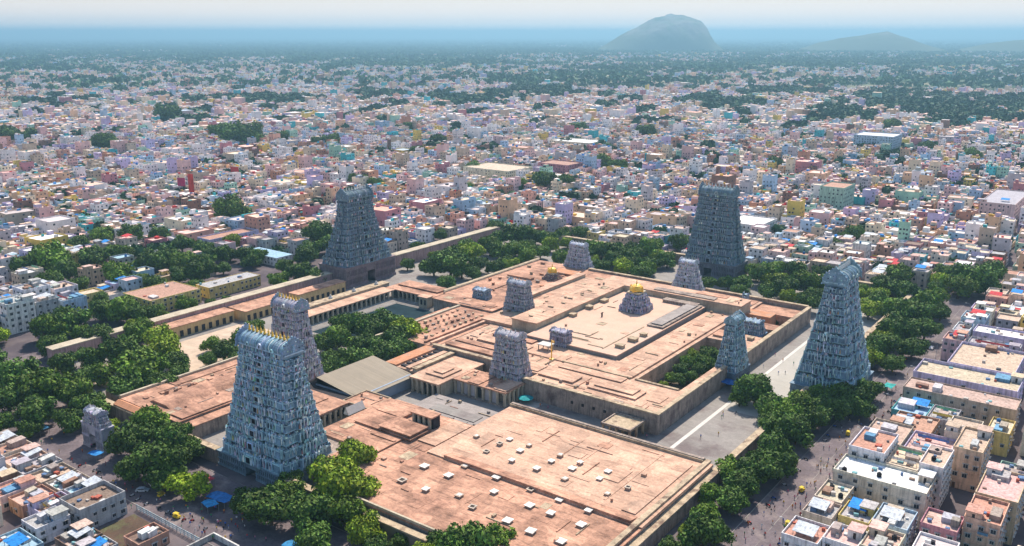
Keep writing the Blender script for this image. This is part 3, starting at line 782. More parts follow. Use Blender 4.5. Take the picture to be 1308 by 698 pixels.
# left stepped part of the same front
t = thing('stepped_hall', 'stepped pink roofs with a raised dark-pillared skylight left of the big flat hall', 'hall', (-212, 208, 0)); o = t.location
W1(-242, -197.4, 186.5, 244, .03, 6.0).build('wall', M['wall'], t, o)
W1(-224, -197.42, 186.2, 244.3, 6.0, 6.5).build('roof', M['roof'], t, o)
W1(-242.3, -224.02, 205, 244.3, 6.0, 6.9).build('roof', M['roof'], t, o)
strip(t, -224, -211.5, 206, 222.5, 6.5, 7.2, 'roof')
strip(t, -224, -212, 214.8, 216.1, 7.2, 7.55, 'roof')
strip(t, -237, -224.2, 219, 231, 6.9, 7.7, 'roof')
strip(t, -237.6, -223.6, 231.4, 243.4, 6.9, 7.9, 'roof')
b = MB(); b.box(-224.2, -208.2, 219.4, 229.6, 6.51, 7.6); b.box(-224.8, -207.6, 218.8, 230.2, 7.6, 7.85); b.box(-223.8, -208.8, 219.8, 229.2, 7.85, 8.7)
b.build('raised_roof', M['roof'], t, o)
b = MB(); b.box(-224.4, -208.2, 219.2, 229.8, 8.7, 9.0); b.build('roof_cap', M['roof'], t, o)
# raised lantern with dark openings on its far half
for i in range(4):
    W1(-214.2 + i * 2.6 - 4, -213.2 + i * 2.6 - 4, 231.4, 232.4, 6.51, 11.2).build('lantern_pier', M['wall_pale'], t, o)
W1(-218.6, -208.6, 232.6, 236.4, 6.51, 11.1).build('lantern_core', M['dark'], t, o)
W1(-219.2, -208.2, 231.2, 236.8, 11.2, 11.7).build('lantern_roof', M['roof'], t, o)
strip(t, -207, -198.5, 222, 243, 6.5, 6.95, 'roof_pale')
strip(t, -216, -208, 190, 204, 6.5, 6.66, 'roof')
W1(-197.1, -196.6, 216, 243, 6.52, 7.34).build('roof_kerb', M['coping'], t, o)

# pale forecourt between the hall and the mandapa (roof level, greyish)
flat('paving_strip', -207, -197.5, 244.5, 289, .05, M['paving_pale'])
t = thing('low_terrace', 'worn grey terrace roof in front of the pillared pavilion', 'terrace', (-216, 257, 0)); o = t.location
block(t, -236, -196.5, 247, 265.5, .04, 3.2, 'wall', 'roof_grey' if 'roof_grey' in M else 'paving')
strip(t, -228, -205, 252, 258, 3.2, 3.5, 'paving')

# long hall at left
t = thing('long_hall', 'long pinkish roofed hall stretching left behind the turquoise tower', 'hall', (-310, 212, 0)); o = t.location
block(t, -330, -291, 179, 237, .03, 7.0, 'wall', 'roof')
W1(-331.6, -330.4, 179, 238, .03, 8.0).build('parapet', M['wall_pale'], t, o)
b = MB(); b.prism([(-7, 0), (7, 0), (4.5, 1.1), (-4.5, 1.1)], 1, 184, 237, (1, 1, 1), cx=-311, z=7.0); b.build('raised_roof', M['roof'], t, o)
strip(t, -299, -291.4, 181, 236, 7.0, 7.6, 'roof')
W1(-290.6, -285, 179.5, 204, .03, 5.6).build('wall', M['wall'], t, o)
W1(-290.6, -284.6, 179.2, 204.3, 5.6, 6.0).build('roof', M['roof'], t, o)
strip(t, -329, -324, 200, 234, 7.0, 7.35, 'roof')
for i in range(7): strip(t, -323 + i * .8, -321 + i * .8, 184 + i * 7, 186 + i * 7, 7.0, 7.5, 'roof', 'roof_stub')
t = thing('tiled_porch', 'small orange-roofed porch at the left corner of the long hall', 'porch', (-324, 171.5, 0)); o = t.location
W1(-328, -313.5, 175.5, 178.6, .03, 6).build('wall', M['ochre'], t, o)
b = MB(); b.prism([(-2.4, 0), (2.4, 0), (2.4, .3), (0, 1.5), (-2.4, .3)], 0, -329, -313, (1, 1, 1), cy=177, z=6.0); b.build('tiled_roof', M['roof_tile'], t, o)
t = thing('step_roofs', 'grey ribbed lean-to roofs at the far-left corner of the long hall', 'shed', (-342, 190, 0)); o = t.location
for i in range(3):
    W1(-346 + i * 5, -341.6 + i * 5, 181, 187, .03, 5.8 - .3 * i).build('ribbed_roof', M['shed'], t, o)

# dark pillared hall between
t = thing('pillared_porch', 'open hall with dark pillars just right of the turquoise tower', 'hall', (-268, 220, 0)); o = t.location
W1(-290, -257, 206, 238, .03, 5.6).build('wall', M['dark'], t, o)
W1(-290, -252.6, 205.6, 231.4, 6.3, 6.9).build('roof', M['roof'], t, o)
strip(t, -288, -262, 208, 229, 6.9, 7.3)
W1(-290, -253, 205.8, 231, 5.6, 6.3).build('beam', M['wall'], t, o)
colonnade(t, (-253.6, 207), (-253.6, 230.4), 0.03, 5.6, 2.9)
W1(-256.4, -252.8, 206, 231, 0.03, .8).build('plinth', M['wall_pale'], t, o)
t = thing('tiled_hall', 'square orange-pink roof with raised rim before the grey shed', 'hall', (-250, 239, 0)); o = t.location
block(t, -256.6, -242.8, 232, 245, .03, 6.2, 'wall', 'roof')
parapet(t, -256.9, -242.5, 231.7, 245.3, 6.2, .5, .4)
b = MB(); b.prism([(-1.5, 0), (1.5, 0), (0, 3.0)], 1, 222, 231, (1, 1, 1), cx=-244.5, z=6.9)
b.build('grey_gable', M['paint_line'], t, o)

# grey corrugated shed
t = thing('shed', 'big plain grey-beige corrugated pitched roof beside the tank garden', 'shed', (-268, 256, 0)); o = t.location
W1(-281, -255, 238.8, 270.5, .03, 6.0).build('wall', mat('blue_grey_wall', (0.26, 0.30, 0.36), .9, vary=.15), t, o)
b = MB()
for s, xe, ze in ((-1, -283, 6.0), (1, -253.2, 5.6)):
    th = .18; xr = -279.0; zr = 9.4
    v = [(xr, 237.8, zr), (xe, 237.8, ze), (xe, 271.4, ze), (xr, 271.4, zr)]
    v += [(x, y, z - th) for x, y, z in v]
    b.poly(v, [(0, 1, 2, 3), (7, 6, 5, 4), (0, 4, 5, 1), (1, 5, 6, 2), (2, 6, 7, 3), (3, 7, 4, 0)], (1, 1, 1))
b.build('pitched_roof', M['shed'], t, o)
b = MB()
for y in (239.0, 270.2):
    b.poly([(-281, y, 6.0), (-255, y, 6.0), (-279, y, 9.1)], [(0, 1, 2), (2, 1, 0)], (1, 1, 1))
b.build('gable', bpy.data.materials['blue_grey_wall'], t, o)

# front pavilion (mandapa) with recessed pillared face
t = thing('pillared_pavilion', 'cream pillared pavilion with tan roofs below the violet grey tower', 'pavilion', (-236, 285, 0)); o = t.location
W1(-252, -236.5, 269.2, 298, .03, 6.3).build('wall', M['wall_pale'], t, o)
W1(-236.49, -213, 280, 289, .03, 6.3).build('wall', M['wall_pale'], t, o)
W1(-252.6, -235.8, 266.6, 298.3, 6.3, 7.0).build('roof', M['roof_pale'], t, o)
W1(-235.79, -207.6, 276.2, 290.2, 6.3, 6.9).build('roof', M['roof_tile'] if 0 else M['roof'], t, o)
strip(t, -249, -238.5, 273, 286, 7.0, 7.7, 'roof_pale'); strip(t, -246.5, -241, 275.5, 283.5, 7.7, 8.3, 'roof_pale')
strip(t, -228, -222, 276.6, 289.8, 6.9, 7.3, 'roof'); strip(t, -214.5, -208, 277, 289.6, 6.9, 7.35, 'roof_pale')
W1(-235, -213.5, 278.2, 280, .03, 5.9).build('dark_recess', M['dark'], t, o)
for i in range(6):
    x = -234.4 + i * 3.9
    if i != 3: W1(x - 1.5, x + 1.5, 277.7, 278.18, .6, 5.9).build('pale_panel', mat('grey_plaster_panel', (0.42, 0.40, 0.42), .9, vary=.15) if 'grey_plaster_panel' not in bpy.data.materials else bpy.data.materials['grey_plaster_panel'], t, o)
W1(-251, -247, 268.4, 269.18, .6, 5.9).build('pale_panel', M['wall_pale'], t, o)
W1(-246, -238, 268.2, 269.1, .2, 5.6).build('dark_recess', M['dark'], t, o)
colonnade(t, (-251.4, 267.6), (-236.8, 267.6), .03, 6.3, 3.0, .8)
colonnade(t, (-235.2, 277.2), (-208.6, 277.2), .03, 6.3, 4.0, .9)
colonnade(t, (-208.6, 280.2), (-208.6, 289.4), .03, 6.3, 3.0, .9)
W1(-236, -208, 276.4, 280, .03, .6).build('plinth', M['wall'], t, o)
t = thing('tiled_gallery', 'long orange-tiled roof strip at the pavilion\'s left with dark vent slots', 'gallery', (-264, 286, 0)); o = t.location
W1(-271.5, -253, 272.5, 299, .03, 6.0).build('wall', M['wall_pale'], t, o)
W1(-272, -265.4, 272, 299.4, 6.0, 7.8).build('tiled_roof', M['roof_tile'], t, o)
W1(-265.39, -252.8, 272, 299.4, 6.0, 6.9).build('roof', M['roof_pale'], t, o)
for i in range(7): W1(-264.4, -260.6, 274 + i * 3.6, 275.9 + i * 3.6, 6.9, 7.5).build('vent_slot', M['dark'], t, o)
strip(t, -260.2, -257.6, 272.6, 299, 6.9, 7.9, 'roof_pale')
strip(t, -256.4, -253.6, 272.6, 299, 6.9, 8.2, 'coping')

# precinct (inner enclosure) walls
wall_thing('precinct_wall', 'tall shadowed front wall of the inner precinct with square holes', -209, -144.6, 290.6, 292.2, 8.9, pil=0, cope=.25)
wall_thing('precinct_wall', 'grey-brown front wall of the inner precinct behind the pillared pavilion', -268, -227.5, 299.6, 301.2, 9.2, cope=.25)
wall_thing('precinct_wall', 'plain right wall of the inner precinct, near the sunken garden', -146.2, -144.6, 292.7, 355.4, 8.9, cope=.22)
wall_thing('precinct_wall', 'plain right wall of the inner precinct, beyond the bright teal tower', -146.2, -144.6, 372.6, 466, 8.9, cope=.22)
wall_thing('precinct_wall', 'far wall of the inner precinct with brown top', -206, -146.8, 466.3, 468, 8.9, cope=.22)
wall_thing('precinct_wall', 'far brown wall between the two pale towers', -285, -228, 466.3, 468, 8.6, cope=.22)
wall_thing('precinct_wall', 'left inner wall by the tree cluster, pale top line', -327, -325.4, 376, 471, 8.2, cope=.22)
for i in range(5):
    x = -184 + i * 5.2
    W1(x - .5, x + .5, 290.2, 290.59, 3.4, 4.5).build('wall_hole', M['dark'], bpy.data.objects['precinct_wall'], bpy.data.objects['precinct_wall'].location)

# flat roofs round the cloister
t = thing('terrace_hall', 'sunlit front terrace roof with stepped ledges inside the precinct wall', 'hall', (-190, 305, 0)); o = t.location
W1(-208.6, -146.4, 292.4, 319.4, .03, 7.0).build('wall', M['wall'], t, o)
W1(-208.8, -146.5, 292.45, 319.6, 7.0, 7.45).build('roof', M['roof_pale'], t, o)
strip(t, -208, -190, 300, 308.5, 7.45, 8.3, 'roof_pale')
strip(t, -183, -160, 300, 310, 7.45, 8.2, 'roof_pale'); strip(t, -181, -162.5, 302.4, 309.6, 8.2, 8.8, 'roof_pale')
strip(t, -156.5, -150.5, 303, 311, 7.45, 7.75, 'roof_pale')
strip(t, -206, -174, 313, 318.6, 7.45, 8.0, 'roof_pale')
t = thing('terrace_hall', 'left front terrace of ribbed pink roofs behind the violet grey tower', 'hall', (-238, 322, 0)); o = t.location
W1(-267.4, -209, 301.6, 344, .03, 7.0).build('wall', M['wall'], t, o)
W1(-267.6, -208.9, 301.6, 344.3, 7.0, 7.4).build('roof', M['roof_pale'], t, o)
strip(t, -266, -229, 306, 310.5, 7.4, 8.3, 'roof'); strip(t, -266, -228, 313.5, 317.5, 7.4, 8.0, 'roof')
strip(t, -258, -229, 320, 327, 7.4, 8.4, 'roof_pale'); strip(t, -256, -232, 330, 334.5, 7.4, 8.6, 'roof')
strip(t, -227, -210, 303, 311, 7.4, 7.8, 'roof_pale'); strip(t, -226, -228.5 + 18, 345.5, 346.2, 9.8, 10.2, 'coping')
for i in range(7): W1(-212.5 + i * .01, -211.9, 312 + i * 1.9, 313.2 + i * 1.9, 7.4, 8.0).build('roof_stub', M['coping'], t, o)
t = thing('terrace_hall', 'narrow flat roof right of the cloister, edged by the sunken garden', 'hall', (-160, 400, 0)); o = t.location
W1(-173, -171.2, 319.8, 465.8, .03, 7.1).build('roof', M['roof_pale'], t, o)
W1(-171.15, -146.5, 392.6, 408, .03, 6.6).build('roof', M['roof_pale'], t, o)
W1(-171.15, -146.5, 422, 431, .03, 6.7).build('roof', M['roof'], t, o)
W1(-171.15, -157, 439, 448, .03, 7.4).build('roof', M['roof_tile'], t, o)
W1(-171.15, -146.5, 450, 465.9, .03, 6.2).build('roof', M['roof'], t, o)
W1(-150.8, -146.5, 319.8, 392.4, .03, 6.9).build('roof', M['roof_pale'], t, o)
strip(t, -170, -164, 396, 405, 6.6, 7.6); strip(t, -160, -156, 394, 398, 6.6, 8.2, 'coping'); strip(t, -154, -151, 400, 404, 6.6, 8.0, 'coping')
W1(-171.1, -150.9, 319.7, 321.0, .03, 8.0).build('garden_kerb', M['coping'], t, o)
t = thing('terrace_hall', 'far strip of brown roofs between cloister and far precinct wall', 'hall', (-215, 456, 0)); o = t.location
W1(-279, -173.2, 446.4, 466.1, .03, 6.9).build('wall', M['wall'], t, o)
W1(-279, -173.2, 446.35, 466.2, 6.9, 7.3).build('roof', M['roof'], t, o)
strip(t, -270, -232, 449, 452, 7.3, 8.4, 'coping'); strip(t, -228, -180, 450, 454, 7.3, 8.2, 'coping'); strip(t, -262, -236, 457, 463, 7.3, 8.0)
strip(t, -205, -184, 457, 464, 7.3, 7.9)
t = thing('terrace_hall', 'broad pinkish roof of the far-left inner quarter, cluttered with dark stubs', 'hall', (-302, 420, 0)); o = t.location
W1(-325.2, -279.6, 374, 470, .03, 6.8).build('wall', M['wall'], t, o)
W1(-325.3, -279.4, 373.8, 470.2, 6.8, 7.2).build('roof', M['roof'], t, o)
parapet(t, -325.3, -279.5, 374, 470.2, 7.2, .8, .5, 'w', 'wall_pale')
for i in range(26):
    a, c = rnd.uniform(-322, -284), rnd.uniform(388, 466); w, d = rnd.uniform(.8, 4), rnd.uniform(.8, 3)
    strip(t, a, a + w, c, c + d, 7.2, 7.2 + rnd.uniform(.4, 1.5), rnd.choice(['roof', 'coping', 'wall', 'roof_tile']), 'roof_stub')
strip(t, -318, -300, 425, 429, 7.2, 8.4); strip(t, -300, -284, 447, 456, 7.2, 8.6, 'roof_tile'); strip(t, -310, -306, 395, 418, 7.2, 7.7)
t = thing('long_roof', 'bright pink flat strip roof before the small slate blue tower', 'hall', (-300, 366, 0)); o = t.location
block(t, -321, -279.8, 360.5, 372.8, .03, 8.0, 'wall', 'roof')
t = thing('terrace_hall', 'rough terrace crowded with rows of dark stubs right of the tank', 'hall', (-285, 330, 0)); o = t.location
W1(-300.4, -269, 302, 360, .03, 6.6).build('wall', M['wall'], t, o)
W1(-300.6, -268.9, 301.8, 360.2, 6.6, 7.0).build('roof', M['roof'], t, o)
W1(-302.2, -300.8, 285, 360.2, .03, 7.8).build('parapet', M['wall_pale'], t, o)
for j in range(4):
    for i in range(11):
        a, c = -297.5 + j * 5.4, 308 + i * 4.4
        w = rnd.uniform(.8, 2.0)
        strip(t, a, a + w, c, c + rnd.uniform(.8, 2.2), 7.0, 7.0 + rnd.uniform(.5, 1.4), rnd.choice(['coping', 'roof', 'wall']), 'roof_stub')
strip(t, -277, -275.6, 303, 359, 7.0, 8.0, 'roof'); strip(t, -273, -271.4, 303, 359, 7.0, 8.3, 'roof_pale')

# cloister ring and inner roofs
t = thing('cloister', 'tall pale cloister with broad flat top, left and far sides of shrine court', 'cloister', (-247, 400, 0)); o = t.location
W1(-255, -240, 345, 431, .04, 12.5).build('wall', M['wall_pale'], t, o)
W1(-254.99, -170.5, 431.01, 445.6, .04, 12.5).build('wall', M['wall_pale'], t, o)
W1(-255.4, -239.6, 344.6, 431.3, 12.5, 13.0).build('roof', M['roof_pale'], t, o)
W1(-255.4, -170.1, 431.31, 446, 12.5, 13.0).build('roof', M['roof_pale'], t, o)
for i in range(8): strip(t, -249 + rnd.uniform(-3, 3), -247.6 + rnd.uniform(-1, 1), 352 + i * 9.5, 353 + i * 9.5, 13.0, 13.6, 'coping', 'roof_stub')
strip(t, -222, -186, 433, 438, 13.0, 13.5, 'wall'); strip(t, -200, -182, 440, 444.5, 13, 13.3)
t = thing('cloister', 'low broad walkway roof in front and right of the shrine court', 'cloister', (-200, 328, 0)); o = t.location
W1(-239, -173.2, 319.8, 335, .04, 7.9).build('roof', M['roof_pale'], t, o)
W1(-187.5, -173.3, 335.01, 430.9, .04, 7.88).build('roof', M['roof_pale'], t, o)
W1(-208, -173.0, 319.3, 320.2, 7.2, 8.2).build('edge_kerb', M['coping'], t, o)
t = thing('lane_roof', 'lower lane roof along the outer left side of the tall cloister', 'hall', (-265, 410, 0)); o = t.location
W1(-274.6, -255.45, 345, 446, .04, 9.0).build('roof', M['roof_pale'], t, o)
W1(-279.2, -274.7, 375, 446.2, .04, 10.6).build('side_wall', M['wall_pale'], t, o)
W1(-279.5, -274.4, 374.8, 446.25, 10.6, 11.0).build('side_roof', M['roof_pale'], t, o)
t = thing('shrine_roof', 'smooth sand-coloured raised roof round the golden-domed spire', 'shrine', (-214, 380, 0)); o = t.location
W1(-239.5, -189.5, 335.6, 430.5, .04, 9.4).build('wall', mat('grey_render', (0.26, 0.235, 0.22), .9, vary=.2, scale=.2, grunge=.2), t, o)
W1(-239.4, -189.2, 335.3, 430.6, 9.4, 9.8).build('roof', mat('smooth_sand_roof', (0.55, 0.36, 0.265), .92, vary=.1, scale=.1, stain=(.5, .36, .28), stain_scale=.07, fine=.06, world_coords=True), t, o)
for (a, b2, c, d, h, m_) in ((-199, -190, 382, 428, .9, 'wall'), (-197.5, -191.5, 384, 426, 1.5, 'roof_grey' if 'roof_grey' in M else 'wall'), (-236, -214, 352, 352.6, .35, 'coping'),
                             (-214, -213.4, 352, 360, .35, 'coping'), (-196, -191.5, 345, 348, 1.6, 'coping'), (-195.5, -191, 356, 360, 1.7, 'coping'),
                             (-194.5, -191, 366, 369, 1.5, 'coping'), (-238.8, -235.5, 372, 376, 1.6, 'coping'), (-238.8, -235.5, 388, 392, 1.7, 'coping'),
                             (-238.8, -235.5, 403, 408, 1.6, 'coping'), (-212, -192, 424, 429, 1.6, 'wall'), (-199.6, -199, 340, 380, .3, 'coping'), (-208, -200, 341, 341.6, .3, 'coping'), (-225, -224.4, 381, 383, 2.2, 'dark')):
    strip(t, a, b2, c, d, 9.8, 9.8 + h, m_, 'roof_kerb')
t = thing('canopy', 'small white flat-topped canopy by the golden flagstaff', 'canopy', (-222, 328, 7.9)); o = t.location
W1(-226, -219.5, 325.5, 330.5, 10.4, 10.8, (1, 1, 1)).build('canopy_top', M['paint_line'], t, o)
for a in (-225.5, -220): 
    for c in (326, 330): W1(a - .2, a + .2, c - .2, c + .2, 7.9, 10.4).build('leg', M['wall_pale'], t, o)
t = thing('flagstaff', 'slim golden flagstaff standing on the terrace roof', 'flagstaff', (-213.8, 319.5, 7.45)); o = t.location
b = MB(); b.lathe(0, 0, [(1.0, 0), (1.0, .5), (.5, .6), (.3, .8), (.26, 8.2), (.2, 9.4)], (1, 1, 1), 10); b.build('pole', M['gold'], t)
b = MB(); b.box(-.1, 1.5, -.12, .12, 8.3, 8.6); b.box(-.1, 1.5, -.12, .12, 8.9, 9.15); b.box(1.35, 1.5, -.14, .14, 8.3, 9.15); b.build('crossbars', M['gold'], t)

# canopy by the wall
t = thing('stone_canopy', 'brown stone canopy on pillars against the precinct front wall', 'canopy', (-156, 283, 0)); o = t.location
W1(-162.5, -149.5, 277.5, 289.6, 4.8, 5.2).build('roof', M['coping'], t, o)
parapet(t, -162.5, -149.5, 277.5, 289.6, 5.2, .5, .5, 'nsew', 'wall')
for a in (-161.8, -156, -150.2):
    for c in (278.2, 283.5, 288.9): W1(a - .4, a + .4, c - .4, c + .4, .03, 4.8).build('pillar', M['coping'], t, o)
t = thing('market_umbrella', 'big teal umbrella in the shade at the foot of the precinct wall', 'umbrella', (-204.5, 286.5, 0)); o = t.location
b = MB(); b.lathe(0, 0, [(.06, 0), (.06, 2.6)], (.4, .4, .4), 6); b.build('pole', M['metal'], t)
b = MB(); b.lathe(0, 0, [(3.3, 2.2), (3.3, 2.27), (1.6, 2.85), (.05, 3.2)], (.02, .32, .34), 10); b.build('canopy', M['paint'], t)

# tank with colonnades
tk = flat('tank_surface', -349, -309, 296, 360, -0.0, mat('shaded_tank_surface', (0.022, 0.038, 0.046), 1.0, spec=0.0, vary=.3, scale=.1, world_coords=True)); tk.location.z = .05; tk['kind'] = 'structure'  # matte sheet standing for the tank's water, its shade put into the dark colour
t = thing('tank_colonnade', 'long white-columned colonnade along the left side of the temple tank', 'colonnade', (-361, 335, 0)); o = t.location
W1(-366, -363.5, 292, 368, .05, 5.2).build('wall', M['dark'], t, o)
W1(-366.2, -356, 291.6, 366.2, 5.2, 5.7).build('roof', M['roof_pale'], t, o)
W1(-372, -366.3, 292, 372, .05, 6.6).build('wall', M['wall_pale'], t, o)
W1(-372.3, -366.0, 291.6, 372.4, 6.6, 7.1).build('parapet', M['ochre'] if 0 else M['coping'], t, o)
colonnade(t, (-357, 293), (-357, 365), .05, 5.2, 3.6, .95)
W1(-363.4, -354.6, 291.6, 366.4, .05, .5).build('plinth', M['paving_pale'], t, o)
for i in range(4):
    q = MB(); q.lathe(-369, 310 + i * 18, [(1.2, 0), (1.3, .6), (.7, 1.4), (.3, 2.2)], (1, 1, 1), 8, z=7.1); q.build('parapet_statue', M['paint_line'], t, o)
t = thing('tank_colonnade', 'shaded colonnade with pink roof closing the far side of the tank', 'colonnade', (-330, 372, 0)); o = t.location
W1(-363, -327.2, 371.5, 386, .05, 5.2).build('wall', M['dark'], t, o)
W1(-363.4, -327.0, 366.4, 386.3, 5.2, 5.8).build('roof', M['roof'], t, o)
colonnade(t, (-354, 367.4), (-324, 367.4), .05, 5.2, 3.4, .9)
W1(-355, -324, 366.6, 371.4, .05, .5).build('plinth', M['paving_pale'], t, o)
strip(t, -361, -330, 374, 384, 5.8, 6.6, 'roof')
t = thing('tank_pavilion', 'small two-storey white pavilion projecting over the far tank steps', 'pavilion', (-330, 364, 0)); o = t.location
W1(-333, -327, 361.5, 366.2, .05, 6.4).build('wall', M['wall_pale'], t, o)
W1(-333.6, -326.4, 360.9, 366.3, 6.4, 6.9).build('roof', M['roof_pale'], t, o)
for a in (-331.6, -328.9): W1(a, a + 1.2, 361.3, 361.49, 2.2, 5.2).build('opening', M['dark'], t, o)
t = thing('tank_colonnade', 'colonnade on the right side of the tank under a stepped roof edge', 'colonnade', (-305, 330, 0)); o = t.location
W1(-308.6, -302.3, 292, 360.3, 5.0, 5.5).build('roof', M['roof'], t, o)
colonnade(t, (-308, 294), (-308, 358), .05, 5.0, 4.2, .9)
t = thing('steps', 'grey stone steps and paved edge around the temple tank', 'steps', (-330, 330, 0)); o = t.location
for i in range(4):
    z1 = .5 - .1 * i; d = i * 1.2
    b = MB(); b.box(-354.5 + d, -353.3 + d, 292 + d, 366 - d, .055, z1); b.box(-353.29 + d, -309 , 364.8 - d, 366 - d, .055, z1); b.build('step', M['paving'], t, o)
# ochre ranges along the left wall
for (x0, x1, y0, y1, h, lab) in ((-404.8, -396, 240, 283, 6.4, 'low ochre arcade at the foot of the pink wall, left half'), (-397, -389, 322, 358, 7.2, 'low ochre range with a pink roof just left of the tank'),
                                 (-404.8, -390, 286, 318, 6.0, 'low ochre arcade at the foot of the pink wall, right half')):
    t = thing('arcade_building', lab, 'arcade', ((x0 + x1) / 2, (y0 + y1) / 2, 0)); o = t.location
    block(t, x0, x1, y0, y1, .03, h, 'ochre', 'roof')
    n = int((y1 - y0) / 4)
    for i in range(n):
        c = y0 + (y1 - y0) * (i + .5) / n
        W1(x1 - .1, x1 + .12, c - 1.0, c + 1.0, .3, 3.6).build('arch_opening', M['dark'], t, o)

# worn details scattered over the temple roofs: low kerbs, drains, patched slabs, stubs of masonry
def roof_detail(root, x0, x1, y0, y1, z, n, seed, mats=('roof', 'coping', 'roof_pale', 'wall')):
    r = random.Random(seed); taken = []
    for i in range(n):
        for _ in range(20):
            k = r.random()
            if k < .4: w, d, h = r.uniform(3, 12), r.uniform(.25, .45), r.uniform(.12, .4)
            elif k < .7: w, d, h = r.uniform(.5, 1.6), r.uniform(.5, 1.6), r.uniform(.4, 1.3)
            else: w, d, h = r.uniform(2.5, 6), r.uniform(2, 5), r.uniform(.06, .25)
            if r.random() < .5: w, d = d, w
            if w > (x1 - x0) * .8 or d > (y1 - y0) * .8: continue
            x, y = r.uniform(x0, x1 - w), r.uniform(y0, y1 - d)
            if any(x < a + c + .3 and x + w + .3 > a and y < b + e + .3 and y + d + .3 > b for a, b, c, e in taken): continue
            taken.append((x, y, w, d))
            W1(x, x + w, y, y + d, z + .003, z + h).build('roof_kerb' if k < .4 else ('roof_stub' if k < .7 else 'roof_patch'), M[r.choice(mats)], root, root.location)
            break
def by_label(s): return next(o for o in bpy.data.objects if o.get('label', '').startswith(s))
roof_detail(by_label('vast flat'), -186, -122, 223, 264, 7.35, 16, 1, ('roof', 'roof_pale', 'roof'))
roof_detail(by_label('vast flat'), -195, -117, 179.5, 215, 6.85, 16, 2, ('roof', 'roof', 'coping'))
roof_detail(by_label('stepped pink'), -222, -199, 188, 205, 6.5, 9, 3)
roof_detail(by_label('stepped pink'), -207, -198, 205, 221, 6.5, 5, 4)
roof_detail(by_label('stepped pink'), -241, -225, 206, 218, 6.9, 7, 5)
roof_detail(by_label('worn grey'), -235, -198, 248, 251.5, 3.2, 6, 6, ('paving', 'coping')); roof_detail(by_label('worn grey'), -235, -198, 258.5, 265, 3.2, 9, 7, ('paving', 'coping', 'roof'))
roof_detail(by_label('long pinkish'), -323.5, -318.2, 181, 235, 7.0, 14, 8); roof_detail(by_label('long pinkish'), -303.8, -299.5, 181, 235, 7.0, 10, 9)
roof_detail(by_label('cream pillared'), -235, -229, 277, 289, 6.9, 4, 10); roof_detail(by_label('cream pillared'), -221.5, -215, 277, 289, 6.9, 5, 11)
roof_detail(by_label('sunlit front'), -189, -184, 294, 312, 7.45, 4, 12); roof_detail(by_label('sunlit front'), -159, -147.5, 293, 302, 7.45, 6, 13); roof_detail(by_label('sunlit front'), -207, -160, 293, 299.5, 7.45, 10, 14)
roof_detail(by_label('left front'), -266, -259, 318, 343, 7.4, 8, 15); roof_detail(by_label('left front'), -231, -211, 312, 325, 7.4, 8, 16); roof_detail(by_label('left front'), -258, -212, 335, 343.5, 7.4, 9, 17)
roof_detail(by_label('far strip'), -278, -180, 447, 449, 7.3, 10, 18); roof_detail(by_label('far strip'), -235, -206, 455, 465, 7.3, 8, 19)
roof_detail(by_label('tall pale cloister'), -254, -241, 347, 430, 13.0, 14, 20, ('roof_pale', 'coping')); roof_detail(by_label('tall pale cloister'), -180, -171, 433, 444, 13.0, 4, 21, ('roof_pale', 'coping'))
roof_detail(by_label('low broad'), -186, -174, 322, 428, 7.9, 16, 22, ('roof_pale', 'coping', 'roof')); roof_detail(by_label('low broad'), -210, -188, 321, 334, 7.9, 6, 23, ('roof_pale', 'coping'))
roof_detail(by_label('lower lane'), -273.5, -257, 347, 444, 9.0, 16, 24); roof_detail(by_label('smooth sand'), -234, -200, 343, 380, 9.8, 6, 25, ('roof_pale', 'coping'))
roof_detail(by_label('smooth sand'), -235, -226, 385, 428, 9.8, 5, 26, ('roof_pale', 'coping')); roof_detail(by_label('bright pink flat'), -320, -281, 361, 372, 8.0, 8, 27)
roof_detail(by_label('open hall with dark'), -289, -263, 209, 228, 7.3, 8, 28); roof_detail(by_label('square orange'), -255, -244, 233, 244, 6.2, 5, 29)
# ------------------------------------------------------------------ roof vents on the big hall
SK = []
for ox, oy, s, pts in ((420, 500, 3.526, [(665, 205), (815, 218), (770, 240), (710, 272), (902, 246), (862, 270), (825, 316), (1042, 292), (1003, 317), (937, 352), (1132, 325), (1097, 350), (1063, 397),
                        (431, 335), (615, 332), (540, 376), (330, 398), (437, 440), (587, 465), (758, 384), (745, 450), (647, 518), (910, 438), (905, 510), (806, 580), (910, 627), (1000, 547),
                        (1040, 485), (1137, 598), (1170, 535), (1047, 672)]), (700, 500, 3.524, [(232, 395), (270, 365), (267, 463), (360, 438)])):
    for u, v in pts:
        x, y = G(ox + u / s, oy + v / s, 7.6); SK.append((x, y))
vp = MB(); vp.box(-1.1, 1.1, -1.1, 1.1, 0, .62, (.42, .27, .2)); vent_base = vp.build('vent_curb', M['paint'], link=False).data
vp = MB(); vp.box(-1.35, 1.35, -1.35, 1.35, .62, .84, (.74, .70, .63)); vent_cap = vp.build('vent_cap', M['paint'], link=False).data
vp = MB(); vp.box(-1.35, 1.35, -1.35, -.8, .62, .8, (.5, .42, .34)); vp.box(-1.35, 1.35, .8, 1.35, .62, .8, (.5, .42, .34)); vp.box(-1.35, -.8, -.79, .79, .62, .8, (.5, .42, .34)); vp.box(.8, 1.35, -.79, .79, .62, .8, (.5, .42, .34)); vp.box(-.79, .79, -.79, .79, .622, .66, (.05, .035, .03))
vent_open = vp.build('vent_rim', M['paint'], link=False).data
vp = MB(); vp.box(-1.3, 1.3, -1.3, 1.3, .62, .8, (.48, .36, .27)); vp.box(-.7, 1.0, -.8, .9, .801, .88, (.7, .66, .6)); vent_old = vp.build('vent_cap', M['paint'], link=False).data
rows = {}
for x, y in SK: rows.setdefault(int(round((262 - y) / 6.5)), []).append((x, y))
